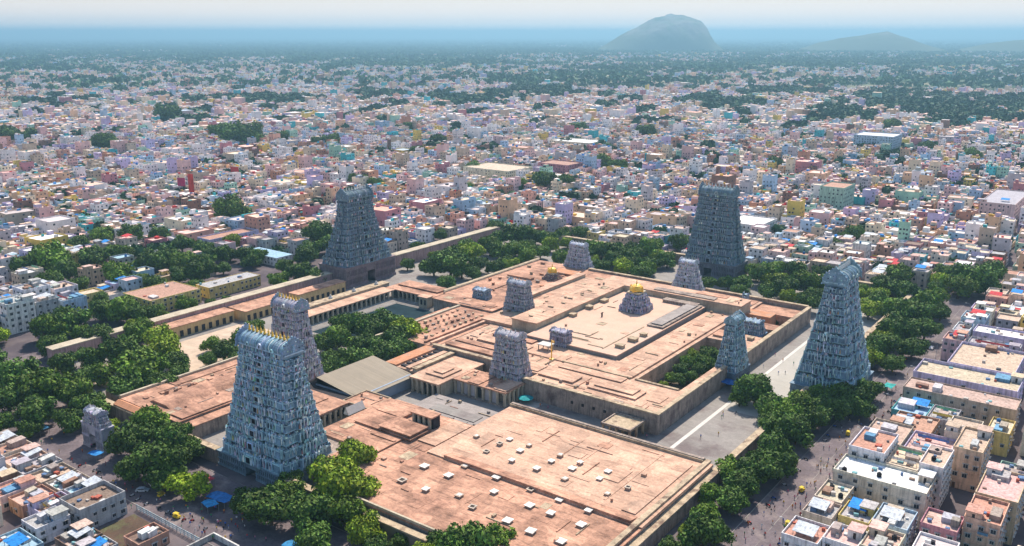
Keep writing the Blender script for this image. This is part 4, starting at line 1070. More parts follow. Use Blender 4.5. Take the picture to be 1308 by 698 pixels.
for ri, key in enumerate(sorted(rows)):
    for ci, (x, y) in enumerate(sorted(rows[key])):
        zz = 7.35 if y > 216.3 else 6.85
        if 216.2 < y < 222.4 and x > -190: y = 215.0; zz = 6.85
        n = len(rows[key])
        t = thing('roof_vent', 'white-topped vent on the big hall roof, %s from left in %s row from far parapet' % (ORD[ci], ORD[ri]), 'roof vent', (x, y, zz), rnd.uniform(-.12, .12), 'white square vents on the hall roof')
        s = rnd.uniform(.82, 1.08) * (1.0 if y < 217 else .86)
        hz_ = rnd.uniform(.8, 1.25); child('vent_curb', vent_base, t, scale=(s, s, hz_)); q = rnd.random()
        if q < .62: child('vent_cap', vent_cap, t, scale=(s, s, hz_))
        elif q < .8: child('vent_rim', vent_open, t, scale=(s, s, hz_)); t['label'] = t['label'].replace('white-topped', 'open')
        else: child('vent_cap', vent_old, t, scale=(s, s, hz_)); t['label'] = t['label'].replace('white-topped', 'worn')

# ------------------------------------------------------------------ houses
WALLS = [('white', (.77, .74, .73), 19), ('cream', (.72, .62, .48), 11), ('pale pink', (.68, .48, .46), 9), ('peach', (.66, .46, .32), 5), ('lavender', (.54, .47, .64), 7),
         ('pale blue', (.38, .50, .62), 6), ('mint green', (.34, .52, .42), 3), ('yellow', (.64, .5, .18), 3), ('terracotta', (.44, .25, .18), 3), ('grey', (.42, .41, .43), 5),
         ('salmon', (.58, .34, .27), 3), ('turquoise', (.12, .42, .46), 2), ('beige', (.48, .40, .32), 8), ('brown', (.22, .14, .11), 3), ('deep rose', (.44, .22, .24), 2)]
ROOFS = [('tan', (.50, .37, .29), 7), ('pink', (.60, .39, .34), 8), ('grey', (.38, .36, .37), 6), ('whitewashed', (.72, .69, .67), 8), ('brick-red', (.44, .24, .18), 4), ('sandy', (.55, .45, .34), 7), ('pale blue', (.32, .47, .58), 1.5), ('brown', (.20, .14, .11), .6)]
EXTRAS = ['a black water tank', 'a bright blue tarpaulin', 'a white stair tower', 'a blue water tank', 'a tin lean-to', 'laundry lines', 'two water tanks', 'a red canopy', 'a bare terrace', 'a low parapet', 'a white stair tower', 'laundry lines', 'a tin lean-to', 'two water tanks']
def wpick(lst, r):
    t = r.random() * sum(e[2] for e in lst)
    for e in lst:
        t -= e[2]
        if t <= 0: return e
    return lst[-1]
wmB = MB()
wmB.box(-.75, .75, -.09, .02, -.1, 1.3, (.6, .58, .55)); wmB.box(-.62, -.04, -.12, -.09, 0, 1.18, (.03, .035, .05)); wmB.box(.04, .62, -.12, -.09, 0, 1.18, (.03, .035, .05))
WIN = wmB.build('window', M['paint'], link=False).data
wmB = MB(); wmB.box(-.95, .95, -.55, .0, 1.36, 1.46, (.55, .52, .48)); SHADE = wmB.build('window_shade', M['paint'], link=False).data
wmB = MB(); wmB.lathe(0, 0, [(.6, 0), (.62, .15), (.58, .3), (.62, .45), (.58, .6), (.62, .75), (.5, 1.05), (.22, 1.2), (.2, 1.3)], (.02, .02, .025), 10); TANKB = wmB.build('water_tank', M['paint'], link=False).data
wmB = MB(); wmB.lathe(0, 0, [(.6, 0), (.62, .15), (.58, .3), (.62, .45), (.58, .6), (.62, .75), (.5, 1.05), (.22, 1.2), (.2, 1.3)], (.03, .16, .42), 10); TANKU = wmB.build('water_tank', M['paint'], link=False).data
wmB = MB(); wmB.box(-.5, .5, -.1, .0, 0, 2.1, (.16, .09, .05)); wmB.box(-.62, .62, -.04, 0.01, 0, 2.25, (.5, .46, .4)); DOOR = wmB.build('door', M['paint'], link=False).data

CRATES = []
for cc_ in [(.5, .45, .4), (.3, .2, .15), (.6, .6, .6), (.12, .2, .35), (.08, .08, .09), (.45, .12, .08), (.2, .4, .42)]:
    wmB = MB(); wmB.box(-1, 1, -1, 1, 0, 1, cc_); CRATES.append(wmB.build('roof_crate', M['paint'], link=False).data)

def house(x0, x1, y0, y1, h, wall, roof, extra, label, cat='house', near=True, rot=0.0, group='town houses round the temple', name='house', storeys=None, par=.9, seed=None, winstep=3.0, band=True, sheets=None):
    r = random.Random(seed if seed is not None else int(abs(x0) * 131 + abs(y0) * 17))
    cx, cy = (x0 + x1) / 2, (y0 + y1) / 2; w, d = (x1 - x0) / 2, (y1 - y0) / 2
    t = thing(name, label, cat, (cx, cy, 0), rot, group)
    wc, rc = jit(wall, .08, r), jit(roof, .1, r)
    st = storeys or max(1, int(round(h / 3.3))); fh = h / st
    b = MB(); b.box(-w, w, -d, d, 0, h, wc)
    if band:
        for k in range(1, st): b.box(-w - .12, w + .12, -d - .12, d + .12, fh * k - .12, fh * k + .1, jit(wc, .08, r))
    if not near:
        # far enough that windows are specks: small dark openings belong to the wall's surface
        for k in range(st):
            z = fh * k + fh * .35
            for sgn, L, ax in ((-1, w, 0), (1, d, 1), (-1, d, 1)):
                n = max(1, int(2 * L / 3.2))
                for i in range(n):
                    if r.random() < .3: continue
                    c = -L + 2 * L * (i + .5) / n; q = r.uniform(.4, .75)
                    if ax == 0: b.box(c - q, c + q, -d - .05, -d + .02, z, z + 1.3, (.03, .03, .045))
                    else: b.box(sgn * w - .05, sgn * w + .05, c - q, c + q, z, z + 1.3, (.03, .03, .045))
    b.build('wall', M['paint'], t)
    b = MB(); b.box(-w + .05, w - .05, -d + .05, d - .05, h - .02, h + .03, rc); b.build('roof', M['paint'], t)
    if par:
        b = MB(); e = .0; pc = jit(wc, .1, r)
        b.box(-w - .06, w + .06, -d - .06, -d + .16, h + .001, h + par, pc); b.box(-w - .06, w + .06, d - .16, d + .06, h + .001, h + par, pc)
        b.box(-w - .06, -w + .16, -d + .161, d - .161, h + .001, h + par, pc); b.box(w - .16, w + .06, -d + .161, d - .161, h + .001, h + par, pc)
        b.build('parapet', M['paint'], t)
    if near:
        for k in range(st):
            z = fh * k + fh * .3
            for ax, L in ((0, w), (1, d), (2, d)):
                n = max(1, int(2 * L / winstep))
                for i in range(n):
                    if r.random() < .14: continue
                    c = -L + 2 * L * (i + .5) / n
                    loc, rz = {0: ((c, -d, z), 0), 1: ((w, c, z), R(90)), 2: ((-w, c, z), R(-90))}[ax]
                    if ax == 2 and r.random() < .5: continue
                    if k == 0 and i == 0 and ax == 0: child('door', DOOR, t, (c, -d, .02), 0); continue
                    s = r.uniform(.85, 1.15)
                    wd = child('window', WIN, t, loc, rz, (s, 1, s)); child('window_shade', SHADE, wd)
        # balconies and roof sheets
        for k in range(1, st):
            if r.random() < .45:
                q = r.uniform(1.2, min(w * .8, 3)); c = r.uniform(-w + q, w - q); z = fh * k
                b = MB(); b.box(c - q, c + q, -d - 1.0, -d - .01, z, z + .14, jit(wc, .1, r)); b.box(c - q, c + q, -d - 1.0, -d - .92, z + .141, z + .95, jit(r.choice([(.6, .58, .55), (.1, .2, .3), wc]), .1, r))
                b.box(c - q, c - q + .07, -d - .919, -d - .01, z + .141, z + .95, wc); b.box(c + q - .07, c + q, -d - .919, -d - .01, z + .141, z + .95, wc)
                b.build('balcony', M['paint'], t)
        for i in range(sheets if sheets is not None else r.choice([0, 1, 1, 2])):
            q, q2 = r.uniform(1.0, min(3.2, w * .5)), r.uniform(.9, min(2.8, d * .45)); a, c = r.uniform(-w + q, w - q) * .95, r.uniform(-d + q2, d - q2) * .95; zz = h + r.uniform(.9, 2.3)
            col = jit(r.choice([(.5, .5, .52), (.62, .6, .58), (.36, .3, .27), (.3, .17, .12), (.14, .3, .46), (.5, .38, .32), (.62, .62, .64), (.42, .4, .38)]), .15, r)
            b = MB(); e = r.uniform(.1, .5)
            b.poly([(a - q, c - q2, zz), (a + q, c - q2, zz), (a + q, c + q2, zz + e), (a - q, c + q2, zz + e), (a - q, c - q2, h + .04), (a + q, c - q2, h + .04), (a + q, c + q2, h + .04), (a - q, c + q2, h + .04)],
                   [(0, 1, 2, 3), (0, 4, 5, 1), (1, 5, 6, 2), (2, 6, 7, 3), (3, 7, 4, 0)], col)
            b.build('roof_shed', M['paint'], t)
    # stair tower and roof clutter
    def spot(m=1.4): return r.uniform(-w + m, w - m) if w > m else 0, r.uniform(-d + m, d - m) if d > m else 0
    if extra in ('a white stair tower',) or (extra not in ('a bare terrace', 'a low parapet') and r.random() < .55):
        sx_, sy_ = min(w * .45, 2.0), min(d * .45, 2.4); q1 = r.choice([-1, 1]); q2 = r.choice([-1, 1])
        a, c = q1 * (w - sx_ - .3), q2 * (d - sy_ - .3); col = (.68, .66, .63) if extra == 'a white stair tower' else jit(wc, .15, r)
        b = MB(); b.box(a - sx_, a + sx_, c - sy_, c + sy_, h + .031, h + 2.6, col); b.box(a - sx_ - .3, a + sx_ + .3, c - sy_ - .3, c + sy_ + .3, h + 2.6, h + 2.8, jit(rc, .1, r))
        b.box(a - .4, a + .4, c - sy_ - .04, c - sy_ + .02, h + .05, h + 2, (.05, .04, .04)); b.build('stair_tower', M['paint'], t)
    for key, n, me in (('a black water tank', 1, TANKB), ('a blue water tank', 1, TANKU), ('two water tanks', 2, TANKB)):
        if extra == key:
            for i in range(n):
                a, c = spot(); child('water_tank', me, t, (a, c, h + .03), 0, (1.3, 1.3, 1.25))
    if extra in ('a bright blue tarpaulin', 'a red canopy', 'a tin lean-to'):
        col = {'a bright blue tarpaulin': (.02, .22, .6), 'a red canopy': (.5, .04, .05), 'a tin lean-to': (.5, .53, .57)}[extra]
        sx_, sy_ = min(w * .6, 3.2), min(d * .5, 2.8); a, c = r.uniform(-w + sx_, w - sx_) * .8, r.uniform(-d + sy_, d - sy_) * .8
        b = MB(); b.poly([(a - sx_, c - sy_, h + 1.9), (a + sx_, c - sy_, h + 1.8), (a + sx_, c + sy_, h + 2.6), (a - sx_, c + sy_, h + 2.7),
                          (a - sx_, c - sy_, h + 1.8), (a + sx_, c - sy_, h + 1.7), (a + sx_, c + sy_, h + 2.5), (a - sx_, c + sy_, h + 2.6)],
                         [(0, 1, 2, 3), (7, 6, 5, 4), (0, 4, 5, 1), (1, 5, 6, 2), (2, 6, 7, 3), (3, 7, 4, 0)], col)
        for p in (-1, 1):
            for q in (-1, 1): b.box(a + p * sx_ * .9 - .06, a + p * sx_ * .9 + .06, c + q * sy_ * .9 - .06, c + q * sy_ * .9 + .06, h + .04, h + (1.75 if q < 0 else 2.45), (.3, .3, .3))
        b.build('lean_to_roof' if extra == 'a tin lean-to' else 'canopy', M['paint'], t)
    if extra == 'laundry lines':
        for q in (-.5, .5):
            b = MB(); b.tube([(-w * .8, q * d, h + 1.9), (w * .8, q * d, h + 1.9)], .03, (.2, .2, .2), 4)
            for p in (-1, 1): b.box(p * w * .8 - .05, p * w * .8 + .05, q * d - .05, q * d + .05, h + .04, h + 2, (.3, .3, .3))
            n = int(w * 1.4)
            b.box(-w * .75, w * .75, q * d - .02, q * d + .02, h + .95, h + 1.88, r.choice([(.6, .1, .1), (.7, .7, .7), (.1, .2, .5), (.7, .5, .1), (.2, .5, .3)]))
            b.build('laundry_line', M['paint'], t)
    if near:
        for i in range(r.randint(4, 9)):
            a, c = spot(1.0); q = r.uniform(.3, 1.0)
            child('roof_crate', CRATES[r.randrange(len(CRATES))], t, (a, c, h + .034), r.choice([0, 0, .3]), (q, q * r.uniform(.5, 1.2), r.uniform(.3, 1.1)))
    return t
WC = {n: c for n, c, _ in WALLS}; RC = {n: c for n, c, _ in ROOFS}

CUSTOM = []     # footprints already taken
def H(x0, x1, y0, y1, h, wname, rname, extra, label, **k):
    CUSTOM.append((x0, x1, y0, y1))
    return house(x0, x1, y0, y1, h, WC[wname], RC[rname], extra, label, **k)
# right-hand side, from the bottom of the picture up
H(-74.5, -46, 278.5, 292, 11.6, 'cream', 'whitewashed', 'two water tanks', 'big three-storey cream building with bright white roof terrace beside the right-hand road', cat='building', winstep=4.2, sheets=0)
H(-74, -62.5, 292.6, 311, 14.8, 'white', 'brick-red', 'a bare terrace', 'pale building with an orange-red terrace rising just behind the bright white roof', cat='building')
H(-62.2, -52, 292.6, 309, 11.8, 'cream', 'sandy', 'laundry lines', 'sandy terrace with parked clutter between two taller white blocks')
H(-51.6, -44.4, 292.6, 309, 15.0, 'white', 'tan', 'two water tanks', 'narrow white block with water tanks on top, right of the sandy terrace', cat='building')
H(-45.5, -36.5, 314, 334, 14.2, 'peach', 'tan', 'a white stair tower', 'blank peach-coloured building with white roof tower on the right')
H(-44, -34, 262.5, 273, 10.2, 'deep rose', 'pink', 'a bare terrace', 'dusky pink flat roof with rose parapet at the lower right')
H(-33.5, -24, 268, 284, 13.2, 'salmon', 'brick-red', 'a blue water tank', 'ornate salmon and yellow fronted house at the lower right edge')
H(-33.5, -22, 285, 306, 13.6, 'peach', 'pink', 'a white stair tower', 'peach house with open roof rooms at the right edge')
H(-76, -65.5, 236, 248, 8.0, 'white', 'brick-red', 'a tin lean-to', 'white-parapeted house with orange floor at the bottom beside the road')
H(-65.2, -55.5, 239.5, 250, 8.8, 'white', 'pink', 'a white stair tower', 'white and pink terrace house, second from the road at the bottom edge')
H(-55.2, -46, 241, 254, 9.4, 'cream', 'pink', 'a black water tank', 'cream house with pink terrace and black tank at the bottom edge')
H(-75.4, -66.5, 252, 262, 8.2, 'beige', 'grey', 'a tin lean-to', 'small beige house with a tin lean-to in front of the bright white roof')
H(-75.4, -67, 263, 276.5, 8.4, 'cream', 'sandy', 'two water tanks', 'low cream house touching the front of the big cream building')
H(-66, -57, 257, 268, 7.6, 'yellow', 'grey', 'a bright blue tarpaulin', 'small house with yellow walls and a blue tarpaulin below the cream building')
H(-56.5, -46.5, 258, 271, 8.6, 'pale blue', 'grey', 'a tin lean-to', 'bluish house with grey roof right of the yellow-walled one')
H(-71, -56.5, 334, 350, 8.0, 'terracotta', 'brick-red', 'a tin lean-to', 'long low red-roofed block behind the orange-red terrace', cat='building')
H(-74.5, -62, 352, 366, 7.2, 'turquoise', 'pale blue', 'a bright blue tarpaulin', 'turquoise-grey block with blue tarpaulin by the road below the long tan block')
H(-61.5, -52, 352, 366, 7.4, 'grey', 'grey', 'laundry lines', 'grey roofed house beside the blue tarpaulin one')
H(-51.5, -41.5, 331, 347, 12.2, 'cream', 'tan', 'a white stair tower', 'cream roofless-looking room block with open white walls on top')
H(-40.5, -33, 350, 364, 8.4, 'yellow', 'sandy', 'a blue water tank', 'ochre yellow house with blue tank at the right edge')
H(-75.2, -62, 313, 332, 10.2, 'beige', 'tan', 'a black water tank', 'brownish flat roof with purple-grey clutter between red roofs and white block')
H(-61, -47, 312, 331, 9.4, 'lavender', 'pink', 'laundry lines', 'lavender house with pinkish terrace left of the blank peach building')
tl = H(-75, -34, 371, 384, 10.6, 'beige', 'tan', 'a bare terrace', 'long tan three-storey block with rows of dark windows, flat orange-tan roof', cat='building', winstep=4.0, par=.6)
tl2 = H(-75, -36, 387, 406, 11.6, 'lavender', 'sandy', 'a white stair tower', 'long lavender-walled building with sandy terrace behind the long tan block', cat='building', par=1.4, winstep=12)
H(-75.5, -66.5, 447, 459, 10.0, 'pale pink', 'brick-red', 'a red canopy', 'pink house with open arcade on top at the road corner')
H(-66, -40, 408, 441, 11.6, 'lavender', 'tan', 'a bare terrace', 'wide lavender-pink terrace building, second behind the long tan block', cat='building', par=1.2, winstep=7)
H(-65.5, -44, 452, 462, 8.8, 'grey', 'grey', 'laundry lines', 'long grey block behind the pink arcade house', cat='building')
H(-66.5, -44, 470, 483, 9.2, 'lavender', 'whitewashed', 'a bare terrace', 'long pale violet hall with plain white roof farther up the road', cat='building', winstep=8)
H(-74.5, -67.5, 463, 478, 10.2, 'white', 'grey', 'a black water tank', 'white house with rounded roof rooms at the bend of the tree line')
H(-75, -64, 486, 500, 10.6, 'pale blue', 'whitewashed', 'a red canopy', 'pale blue house with white roof and small red canopy')
# bottom-left corner
H(-268, -255.5, 121, 136, 6.6, 'grey', 'brown' if 'brown' in RC else 'tan', 'a bare terrace', 'greyish corner house with sunken brown roof beside the vacant lot', par=1.5, sheets=0)
H(-277, -269, 127, 137, 4.8, 'grey', 'pale blue', 'a tin lean-to', 'house with pale sky-blue sheet roof near the left street corner', sheets=1)
H(-287, -278, 126, 137, 4.4, 'beige', 'whitewashed', 'a tin lean-to', 'low house with bright white sheet roof by the left street', sheets=3)
H(-277, -269, 115, 126, 4.6, 'lavender', 'brick-red', 'laundry lines', 'lavender walled house with red terrace behind the sky-blue sheet roof', sheets=2)
H(-268, -259, 109, 119.5, 5.2, 'white', 'grey', 'a white stair tower', 'grey roofed house with a small white roof room facing the vacant lot', sheets=2)
H(-287.5, -278, 114, 125, 4.2, 'terracotta', 'pink', 'a bare terrace', 'pinkish terrace among low worn roofs, second row from the left street', sheets=2)
H(-297, -288, 125, 137, 4.6, 'beige', 'tan', 'a low parapet', 'brown-grey low house with tan roof along the left street', sheets=2)
H(-307, -298, 124, 137.5, 5.0, 'grey', 'grey', 'two water tanks', 'grey house with two tanks along the left street', sheets=1)
H(-317, -308, 125, 137.5, 4.4, 'peach', 'pink', 'a tin lean-to', 'peach house with pink terrace along the left street', sheets=2)
H(-327, -318, 123, 137.5, 5.4, 'cream', 'brick-red', 'a bare terrace', 'cream house with brick-red roof along the left street near the picture edge', sheets=1)
H(-339, -328, 125, 138, 4.6, 'grey', 'tan', 'a tin lean-to', 'grey-walled tan-roofed house along the left street at the picture edge', sheets=2)
H(-298, -288.5, 112, 124, 4.8, 'pale pink', 'brick-red', 'a black water tank', 'pale pink house with red terrace and black tank behind the left street row', sheets=2)
H(-309, -299, 111, 123, 4.4, 'brown', 'tan', 'a tin lean-to', 'brown house with tin sheets behind the left street row', sheets=3)
H(-266, -252, 98, 107.5, 4.0, 'pale blue', 'pale blue', 'a bright blue tarpaulin', 'low building under a large blue sheet roof at the bottom-left', sheets=0)
H(-252.5, -243.5, 111, 121, 3.6, 'brown', 'tan', 'a tin lean-to', 'low brown shack with tin sheets at the bottom edge of the vacant lot', sheets=3)
H(-242.5, -235, 112, 121, 3.2, 'grey', 'grey', 'a bright blue tarpaulin', 'low grey shack under a blue tarpaulin right of the brown shack', sheets=2)
H(-237, -229, 124, 134, 3.4, 'terracotta', 'brown', 'a low parapet', 'low brown-roofed shed inside the street railing', sheets=2)
# beyond the left wall
H(-468, -441, 262, 294, 8.4, 'yellow', 'brick-red', 'a bare terrace', 'ochre-walled two-storey range with dark sloping red-brown roof among left-hand trees', cat='building', winstep=3.4, par=.3)
H(-456, -443, 301, 338, 6.6, 'yellow', 'grey', 'a low parapet', 'long ochre building with flat grey roof left of the pink wall', cat='building', par=.3)
H(-508, -472, 374, 388, 6.0, 'white', 'pale blue', 'a bare terrace', 'low market shed with light blue sheet roof left of the dark slate tower', cat='building', near=False, par=0)
H(-561, -546, 375, 418, 7.6, 'lavender', 'brick-red', 'a bare terrace', 'long pink-red roofed row with lavender arcade beyond the left-hand trees', cat='building', near=False)
H(-486, -470, 200, 214, 15.5, 'white', 'grey', 'two water tanks', 'tallest whitish apartment block of the left edge cluster', cat='apartment block', winstep=3.4, sheets=2)
H(-502, -487, 203, 216, 12.0, 'lavender', 'grey', 'a bright blue tarpaulin', 'lavender-grey block with blue tarpaulin in the left edge cluster', cat='apartment block', winstep=3.2, sheets=2)
H(-485, -471, 215, 227, 12.8, 'grey', 'whitewashed', 'a tin lean-to', 'grey block with white roof rooms in the left edge cluster', cat='apartment block', winstep=3.2, sheets=3)
H(-500, -487, 217, 231, 16.5, 'white', 'grey', 'a white stair tower', 'white block with stair tower second from the picture edge at left', cat='apartment block', winstep=3.4, sheets=2)
H(-484, -470, 229, 242, 10.4, 'pale blue', 'grey', 'laundry lines', 'pale blue lower block with washing behind the left edge cluster', cat='apartment block', winstep=3.2, sheets=2)
H(-500, -486, 233, 246, 13.4, 'white', 'tan', 'a black water tank', 'white tan-roofed block with one black tank in the left edge cluster', cat='apartment block', winstep=3.2, sheets=2)
H(-516, -503, 214, 228, 13.0, 'cream', 'grey', 'a blue water tank', 'cream block with blue tank cut by the left picture edge', cat='apartment block', winstep=3.2, sheets=2)
H(-516, -502, 232, 246, 11.0, 'grey', 'whitewashed', 'a tin lean-to', 'grey whitewashed-roof block behind the left edge cluster', cat='apartment block', winstep=3.2, sheets=2)
# landmarks farther out
H(-616, -556, 745, 790, 12.0, 'cream', 'sandy', 'a bare terrace', 'large cream flat-roofed institution in mid town beyond the slate tower', cat='building', near=False)
H(-683, -620, 1010, 1050, 12.0, 'cream', 'whitewashed', 'a bare terrace', 'long white-roofed market hall far back in the middle of town', cat='building', near=False)
H(-570, -530, 820, 850, 12.0, 'deep rose', 'brick-red', 'a low parapet', 'maroon roofed building behind the large cream institution', cat='building', near=False)
H(-270, -242, 640, 676, 11.0, 'white', 'whitewashed', 'a bare terrace', 'broad white building right behind the dark blue far tower', cat='building', near=False)
H(-247, -226, 790, 822, 21.0, 'mint green', 'brick-red', 'a bare terrace', 'tall green and white block with brick-red roof beyond the far tower', cat='apartment block', near=False)
H(-124, -98, 820, 900, 16.0, 'pale pink', 'grey', 'a bright blue tarpaulin', 'large pink building with blue roofed side at the far right edge', cat='building', near=False)
H(-346, -296, 1230, 1275, 22.0, 'pale blue', 'whitewashed', 'a bare terrace', 'tall blue and white striped office block in the far right town', cat='office block', near=False)

# ------------------------------------------------------------------ trees
def crown_verts(r, seed, nl=15, per=210, leaf=.55, R0=6.0, squash=.72):
    rs = np.random.RandomState(seed); V = []; Cc = []; core = MB()
    lobes = [(0, 0, R0 * .12, R0 * .62)]
    for i in range(nl):
        g = rs.uniform(0, 6.28); q = R0 * rs.uniform(.35, .78); zz = R0 * rs.uniform(-.28, .5) * (1.2 - q / R0 * .5)
        lobes.append((q * math.cos(g), q * math.sin(g), zz, R0 * rs.uniform(.24, .42)))
    for li, (lx, ly, lz, lr) in enumerate(lobes):
        n = int(per * (lr / (R0 * .35)) ** 2)
        d = rs.normal(size=(n, 3)); d /= np.linalg.norm(d, axis=1)[:, None]
        rad = lr * (1 + rs.uniform(-.22, .16, (n, 1)))
        p = np.array([lx, ly, lz]) + d * rad * np.array([1, 1, .85])
        keep = ~((p[:, 2] < -R0 * .42))
        p, d = p[keep], d[keep]
        nn = d + rs.normal(size=d.shape) * .55; nn /= np.linalg.norm(nn, axis=1)[:, None]
        t = np.cross(nn, rs.normal(size=d.shape)); t /= np.linalg.norm(t, axis=1)[:, None] + 1e-9
        b = np.cross(nn, t); s = leaf * rs.uniform(.5, 1.25, (len(p), 1))
        q = np.stack([p - t * s, p - b * s * .6, p + t * s, p + b * s * .6], 1)
        V.append(q.reshape(-1, 3))
        tone = rs.uniform(.7, 1.35)
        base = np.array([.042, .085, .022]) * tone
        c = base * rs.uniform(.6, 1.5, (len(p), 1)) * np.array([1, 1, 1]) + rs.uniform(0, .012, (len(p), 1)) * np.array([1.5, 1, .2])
        Cc.append(c)
    V = np.concatenate(V); Cc = np.concatenate(Cc)
    return V, Cc, lobes
TREES = []
for i in range(7):
    V, Cc, lobes = crown_verts(None, 100 + i, nl=12 + i % 4 * 3, per=190, leaf=.5)
    b = MB(); F = np.arange(len(V)).reshape(-1, 4); b.arr(V, F, Cc)
    rs = np.random.RandomState(i)
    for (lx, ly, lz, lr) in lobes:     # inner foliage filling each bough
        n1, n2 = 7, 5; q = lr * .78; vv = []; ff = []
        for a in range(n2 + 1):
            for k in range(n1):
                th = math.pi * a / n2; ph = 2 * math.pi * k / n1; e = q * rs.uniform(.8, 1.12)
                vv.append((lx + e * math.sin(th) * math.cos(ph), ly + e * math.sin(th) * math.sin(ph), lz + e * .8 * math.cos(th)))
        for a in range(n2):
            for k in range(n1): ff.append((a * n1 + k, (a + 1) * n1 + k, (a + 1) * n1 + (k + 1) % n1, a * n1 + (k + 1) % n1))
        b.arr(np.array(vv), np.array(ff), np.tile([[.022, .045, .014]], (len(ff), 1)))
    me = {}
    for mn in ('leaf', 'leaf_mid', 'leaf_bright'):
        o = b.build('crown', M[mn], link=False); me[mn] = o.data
    tb = MB(); r = random.Random(i)
    tb.tube([(0, 0, -7.2), (.15, .1, -4), (0, 0, -1.5), (.1, -.1, 2)], [.62, .45, .34, .12], (1, 1, 1), 8)
    for k in range(5):
        g = 2 * math.pi * k / 5 + r.uniform(-.4, .4); q = r.uniform(2.2, 4)
        tb.tube([(0, 0, -3.4 + k * .3), (math.cos(g) * q * .5, math.sin(g) * q * .5, -1.4), (math.cos(g) * q, math.sin(g) * q, .8)], [.28, .2, .07], (1, 1, 1), 6)
    TREES.append((me, tb.build('trunk', M['bark'], link=False).data))

TREE_POS = []
def tree(x, y, rad, kind, label, group, seed=0, zbase=0.0):
    r = random.Random(int(x * 7 + y * 13) + seed)
    me, tk_ = TREES[r.randrange(len(TREES))]
    s = rad / 6.0; fl = r.uniform(.92, 1.12)
    t = thing('tree', label, 'tree', (x, y, zbase), r.uniform(0, 6.28), group)
    hz = 4.3 * s
    child('crown', me[kind], t, (0, 0, hz), 0, (s, s * r.uniform(.9, 1.1), s * fl)); child('trunk', tk_, t, (0, 0, hz + .1), 0, (s, s, s))
    TREE_POS.append((x, y, rad))
    return t
def trees_px(area, group, pts, zbase=0.0):
    """crown centres and radii measured on the photograph, turned into places on the ground"""
    info = []
    for (u, v, rp, k) in pts:
        x, y = G(u, v, zbase + 7); d = PR(x, y, 7)[2]; rad = rp * d / FPX
        x, y = G(u, v, zbase + rad * .74); info.append([x, y, rad * 1.02, k, u, v])
    info.sort(key=lambda e: e[4])
    cnt = {}
    kn = {'leaf': 'dark green', 'leaf_mid': 'mid green', 'leaf_bright': 'yellow-green'}
    for e in info:
        size = 'large' if e[2] > 8.2 else ('small' if e[2] < 4.6 else 'medium')
        cnt.setdefault((size, e[3]), []).append(e)
    for (size, k), es in cnt.items():
        for i, e in enumerate(es):
            lab = '%s %s tree %s' % (size, kn[k], area)
            if len(es) > 1: lab += ', %s from left' % ORD[i]
            tree(e[0], e[1], e[2], k, lab, group, zbase=zbase)
D, Mi, Br = 'leaf', 'leaf_mid', 'leaf_bright'
trees_px('in front of the turquoise tower', 'trees in front of the turquoise tower', [(345, 648, 36, D), (395, 655, 32, D), (428, 622, 40, Br), (452, 588, 30, Br), (468, 680, 27, Br), (455, 628, 30, Br), (412, 600, 22, Mi), (512, 692, 15, D),
         (318, 640, 24, D), (372, 615, 20, D), (600, 700, 42, D), (640, 694, 26, Mi), (560, 702, 26, D), (405, 690, 26, D), (440, 655, 30, Mi), (240, 622, 26, Br)])
trees_px('beside the small grey arched gate', 'trees by the small arched gate', [(168, 562, 30, D), (202, 592, 36, D), (225, 562, 28, D), (192, 540, 26, Mi), (242, 575, 20, D), (172, 598, 26, D), (140, 545, 14, Br), (215, 612, 22, D)])
trees_px('in the dark cluster at the left edge', 'trees at the left edge by the street', [(60, 497, 34, Mi), (22, 480, 30, D), (96, 502, 28, Mi), (50, 528, 28, D), (10, 512, 24, D), (88, 538, 22, D), (118, 520, 18, D), (35, 548, 18, D), (0, 540, 18, D)])
trees_px('left of the long pink hall', 'trees of the grove left of the long hall', [(182, 472, 34, Mi), (150, 452, 28, D), (212, 448, 26, Br), (160, 492, 26, D), (226, 464, 20, D), (132, 478, 20, Mi), (176, 424, 22, Mi),
         (202, 430, 22, Br), (115, 458, 20, D), (90, 410, 26, D), (62, 420, 24, Mi), (122, 432, 22, D), (70, 442, 20, D), (160, 396, 24, Mi), (186, 402, 18, D), (130, 396, 20, D), (206, 490, 22, D)])
trees_px('in the wood beyond the left wall', 'trees beyond the left wall', [(60, 332, 28, Mi), (34, 342, 20, D), (86, 346, 20, D), (60, 362, 20, D), (120, 330, 22, D), (150, 325, 18, Mi), (150, 352, 22, Mi), (190, 336, 22, D), (216, 330, 18, D),
         (256, 346, 22, D), (130, 300, 16, Mi), (170, 300, 17, D), (205, 300, 15, D), (282, 326, 15, D), (312, 326, 15, D), (332, 328, 13, Mi), (176, 360, 16, Mi), (232, 312, 16, D), (262, 318, 14, D), (250, 366, 12, D), (236, 336, 18, Mi), (270, 388, 9, Mi), (290, 384, 9, D), (102, 312, 16, D)])
trees_px('beside the dark slate tower', 'trees by the dark slate tower', [(382, 350, 18, D), (402, 356, 15, D), (405, 300, 22, D), (422, 312, 18, D), (396, 320, 15, D), (296, 268, 24, Mi), (520, 338, 11, D), (535, 318, 12, D), (356, 358, 14, Mi), (514, 300, 9, D)])
trees_px('between the long hall and the mauve tower', 'trees between long hall and mauve tower', [(286, 450, 20, D), (272, 440, 15, Mi), (310, 432, 17, Mi), (268, 460, 13, D), (325, 418, 13, Mi), (300, 462, 15, D)])
